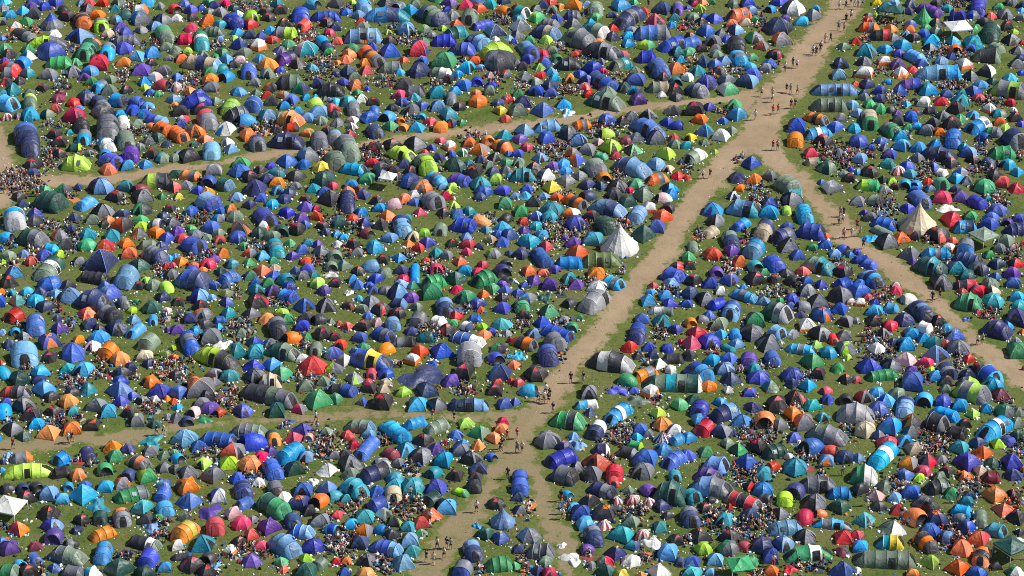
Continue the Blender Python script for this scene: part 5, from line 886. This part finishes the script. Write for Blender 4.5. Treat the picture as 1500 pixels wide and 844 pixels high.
for ci, (x, y, w, h) in enumerate(crowds):
    s = pxscale(y); A = w * h * 2 / s / s; n_p = max(2, int(A * .75)); n_g = int(A * 10)
    ind = n_people < 292 and y < 838
    lab = group_label('person in seated group', x, y, 'c%d' % ci) if ind else ''
    for _ in range(n_p):
        for _t in range(6):
            px, py = x + gr.uniform(-.5, .5) * w, y + gr.uniform(-.5, .5) * h; gx, gyy = ground(px, py)
            if clear_of_tents(gx, gyy, .85): break
        else:
            if gr.random() < .6: continue
        rz = gr.uniform(0, 6.28)
        if ind and n_people < 298 and 4 < px < 1496 and 4 < py < 842:
            person(gx, gyy, rz, gr.choice([4, 4, 5, 6]) if gr.random() < .9 else 3, lab, 'seated campers: ' + lab[:90], gr); n_people += 1
        else: low_person(crowd, gx, gyy, rz, gr); n_low += 1
    for _ in range(max(1, int(A * .07))):
        gx, gyy = ground(x + gr.gauss(0, .3) * w, y + gr.gauss(0, .3) * h)
        if clear_of_tents(gx, gyy, .95): gear.box(gx, gyy, .02, gr.uniform(.5, .9), gr.uniform(.4, .7), .015, gr.choice([lin(q) for q in ('3a5a8a', '8a3038', '2a3a34', '9a9488', '50545c', 'b8703a')]), gr.uniform(0, 6.28), .98)
    for _ in range(n_g):
        gx, gyy = ground(x + gr.gauss(0, .40) * w, y + gr.gauss(0, .45) * h)
        if not clear_of_tents(gx, gyy, .8): continue
        c_ = gr.choice(GEARC); sx, sy, sz = gr.uniform(.06, .30), gr.uniform(.05, .2), gr.uniform(.03, .17)
        if c_[0] > .5: sx *= .55; sy *= .6; sz *= .5
        gear.box(gx, gyy, sz + .005, sx, sy, sz, c_, gr.uniform(0, 6.28), gr.uniform(.45, .9), gr.uniform(-.1, .25))
o = obj('crowd', crowd, M_ATTR); o['kind'] = 'stuff'; o['label'] = 'crowd of campers sitting in groups between the tents'
o = obj('camping_clutter', gear, M_ATTR, smooth=False); o['kind'] = 'stuff'; o['label'] = 'bags, coolers, clothes and boxes strewn between the tents'
# litter everywhere on the grass, thicker away from the tracks
lit = MB(); LC = [lin(x) for x in ('e6e6e2', 'd2d2ce', 'eeeeec', 'bcbcb6', 'a8a498', 'bccad4', 'c8b890', '7fa0b8', 'b04848', '6a655c', '6a655c', '30313a', '22232a')]
for _ in range(60000):
    px, py = gr.uniform(-10, 1510), gr.uniform(-8, 852); gx, gyy = ground(px, py); pdv = path_dist(gx, gyy)
    if pdv > -.5 and gr.random() < .78: continue
    nz = mnoise.noise(Vector((gx * .16, gyy * .16, 3.1))) + .6 * mnoise.noise(Vector((gx * .55, gyy * .55, 7.7)))
    if nz < gr.uniform(-.15, .55): continue
    s_ = gr.uniform(.025, .075) * (1.7 if gr.random() < .12 else 1)
    lit.box(gx, gyy, s_ * .4 + .005, s_, s_ * gr.uniform(.4, 1), s_ * .4, gr.choice(LC), gr.uniform(0, 6.28), gr.uniform(.4, .9), gr.uniform(-.3, .5))
# things left beside the tents: dark bags, boots, boxes hugging the walls
for e in tents:
    if 'rad' not in e: continue
    for _ in range(gr.randrange(6, 15)):
        a = gr.uniform(0, 6.28); q = e['rad'] * gr.uniform(.95, 1.35); gx, gyy = e['gx'] + q * math.cos(a), e['gy'] + q * math.sin(a)
        if path_dist(gx, gyy) > -.3: continue
        c_ = gr.choice(GEARC + LC[:4]); sx = gr.uniform(.06, .2)
        lit.box(gx, gyy, sx * .45, sx, sx * gr.uniform(.4, 1), sx * .45, c_, gr.uniform(0, 6.28), gr.uniform(.4, .9), gr.uniform(-.2, .3))
o = obj('litter', lit, M_ATTR, smooth=False); o['kind'] = 'stuff'; o['label'] = 'scattered litter, cups and paper on the trampled grass'

# flags on poles
def flag(px, py, ca, cb, hgt, lab):
    gx, gyy = ground(px, py); t = thing('flag_pole', lab, 'flag', (gx, gyy, 0), 0)
    p = MB(); p.tube([(0, 0, 0), (0, 0, hgt)], .03, PAL['wh']); obj('pole', p, M_METAL, t)
    f_ = MB(); f_.grid([[Vector((.04 + .9 * i / 6, .06 * math.sin(i * 1.2), hgt - .05 - .62 * j / 4 - .03 * i / 6)) for i in range(7)] for j in range(5)], lambda j, i: ca if i < 3 else cb)
    obj('flag', f_, M_FLY, t)
flag(1396, 38, PAL['ye'], PAL['or'], 3.2, 'yellow and orange flag on a pole by the white gazebo')
flag(92, 128, PAL['wh'], PAL['lb'], 3.0, 'white flag on a thin pole above open grass')
flag(529, 80, PAL['wh'], PAL['or'], 2.6, 'white and orange flag on a pole left of an orange and charcoal tunnel')

# ---------------------------------------------------------------- light
w = bpy.data.worlds.new('World'); sc.world = w; w.use_nodes = True; nt = w.node_tree
sky = nt.nodes.new('ShaderNodeTexSky'); sky.sky_type = 'NISHITA'; sky.sun_disc = False
EL, AZ = R(46), R(4)       # sun stands over +x, slightly beyond the field
sky.sun_elevation = EL; sky.sun_rotation = R(90) - AZ; sky.air_density = 1.2; sky.dust_density = 1.0
bg = nt.nodes['Background']; bg.inputs[1].default_value = .074; nt.links.new(sky.outputs[0], bg.inputs[0])
sl = bpy.data.lights.new('sun', 'SUN'); sl.energy = 5.0; sl.angle = R(.5); sl.color = (1, .965, .915)
so = bpy.data.objects.new('sun', sl); C.objects.link(so)
dv = Vector((math.cos(EL) * math.cos(AZ), math.cos(EL) * math.sin(AZ), math.sin(EL)))
so.rotation_euler = dv.to_track_quat('Z', 'Y').to_euler()
sc.view_settings.view_transform = 'Standard'; sc.view_settings.look = 'None'; sc.view_settings.exposure = 0.33; sc.view_settings.gamma = 1
sc.render.engine = 'CYCLES'; sc.cycles.max_bounces = 5; sc.cycles.diffuse_bounces = 3; sc.cycles.glossy_bounces = 2; sc.cycles.transmission_bounces = 3
sc.cycles.use_denoising = False; sc.cycles.filter_width = .95
print('tents', len(tents), 'single', len(single), 'people', n_people, 'crowd', n_low, 'objects', len(sc.objects))
import os
if os.environ.get('DUMP'):
    for e in tents:
        if 'label' in e and random.random() < .12: print('LAB', e['label'])
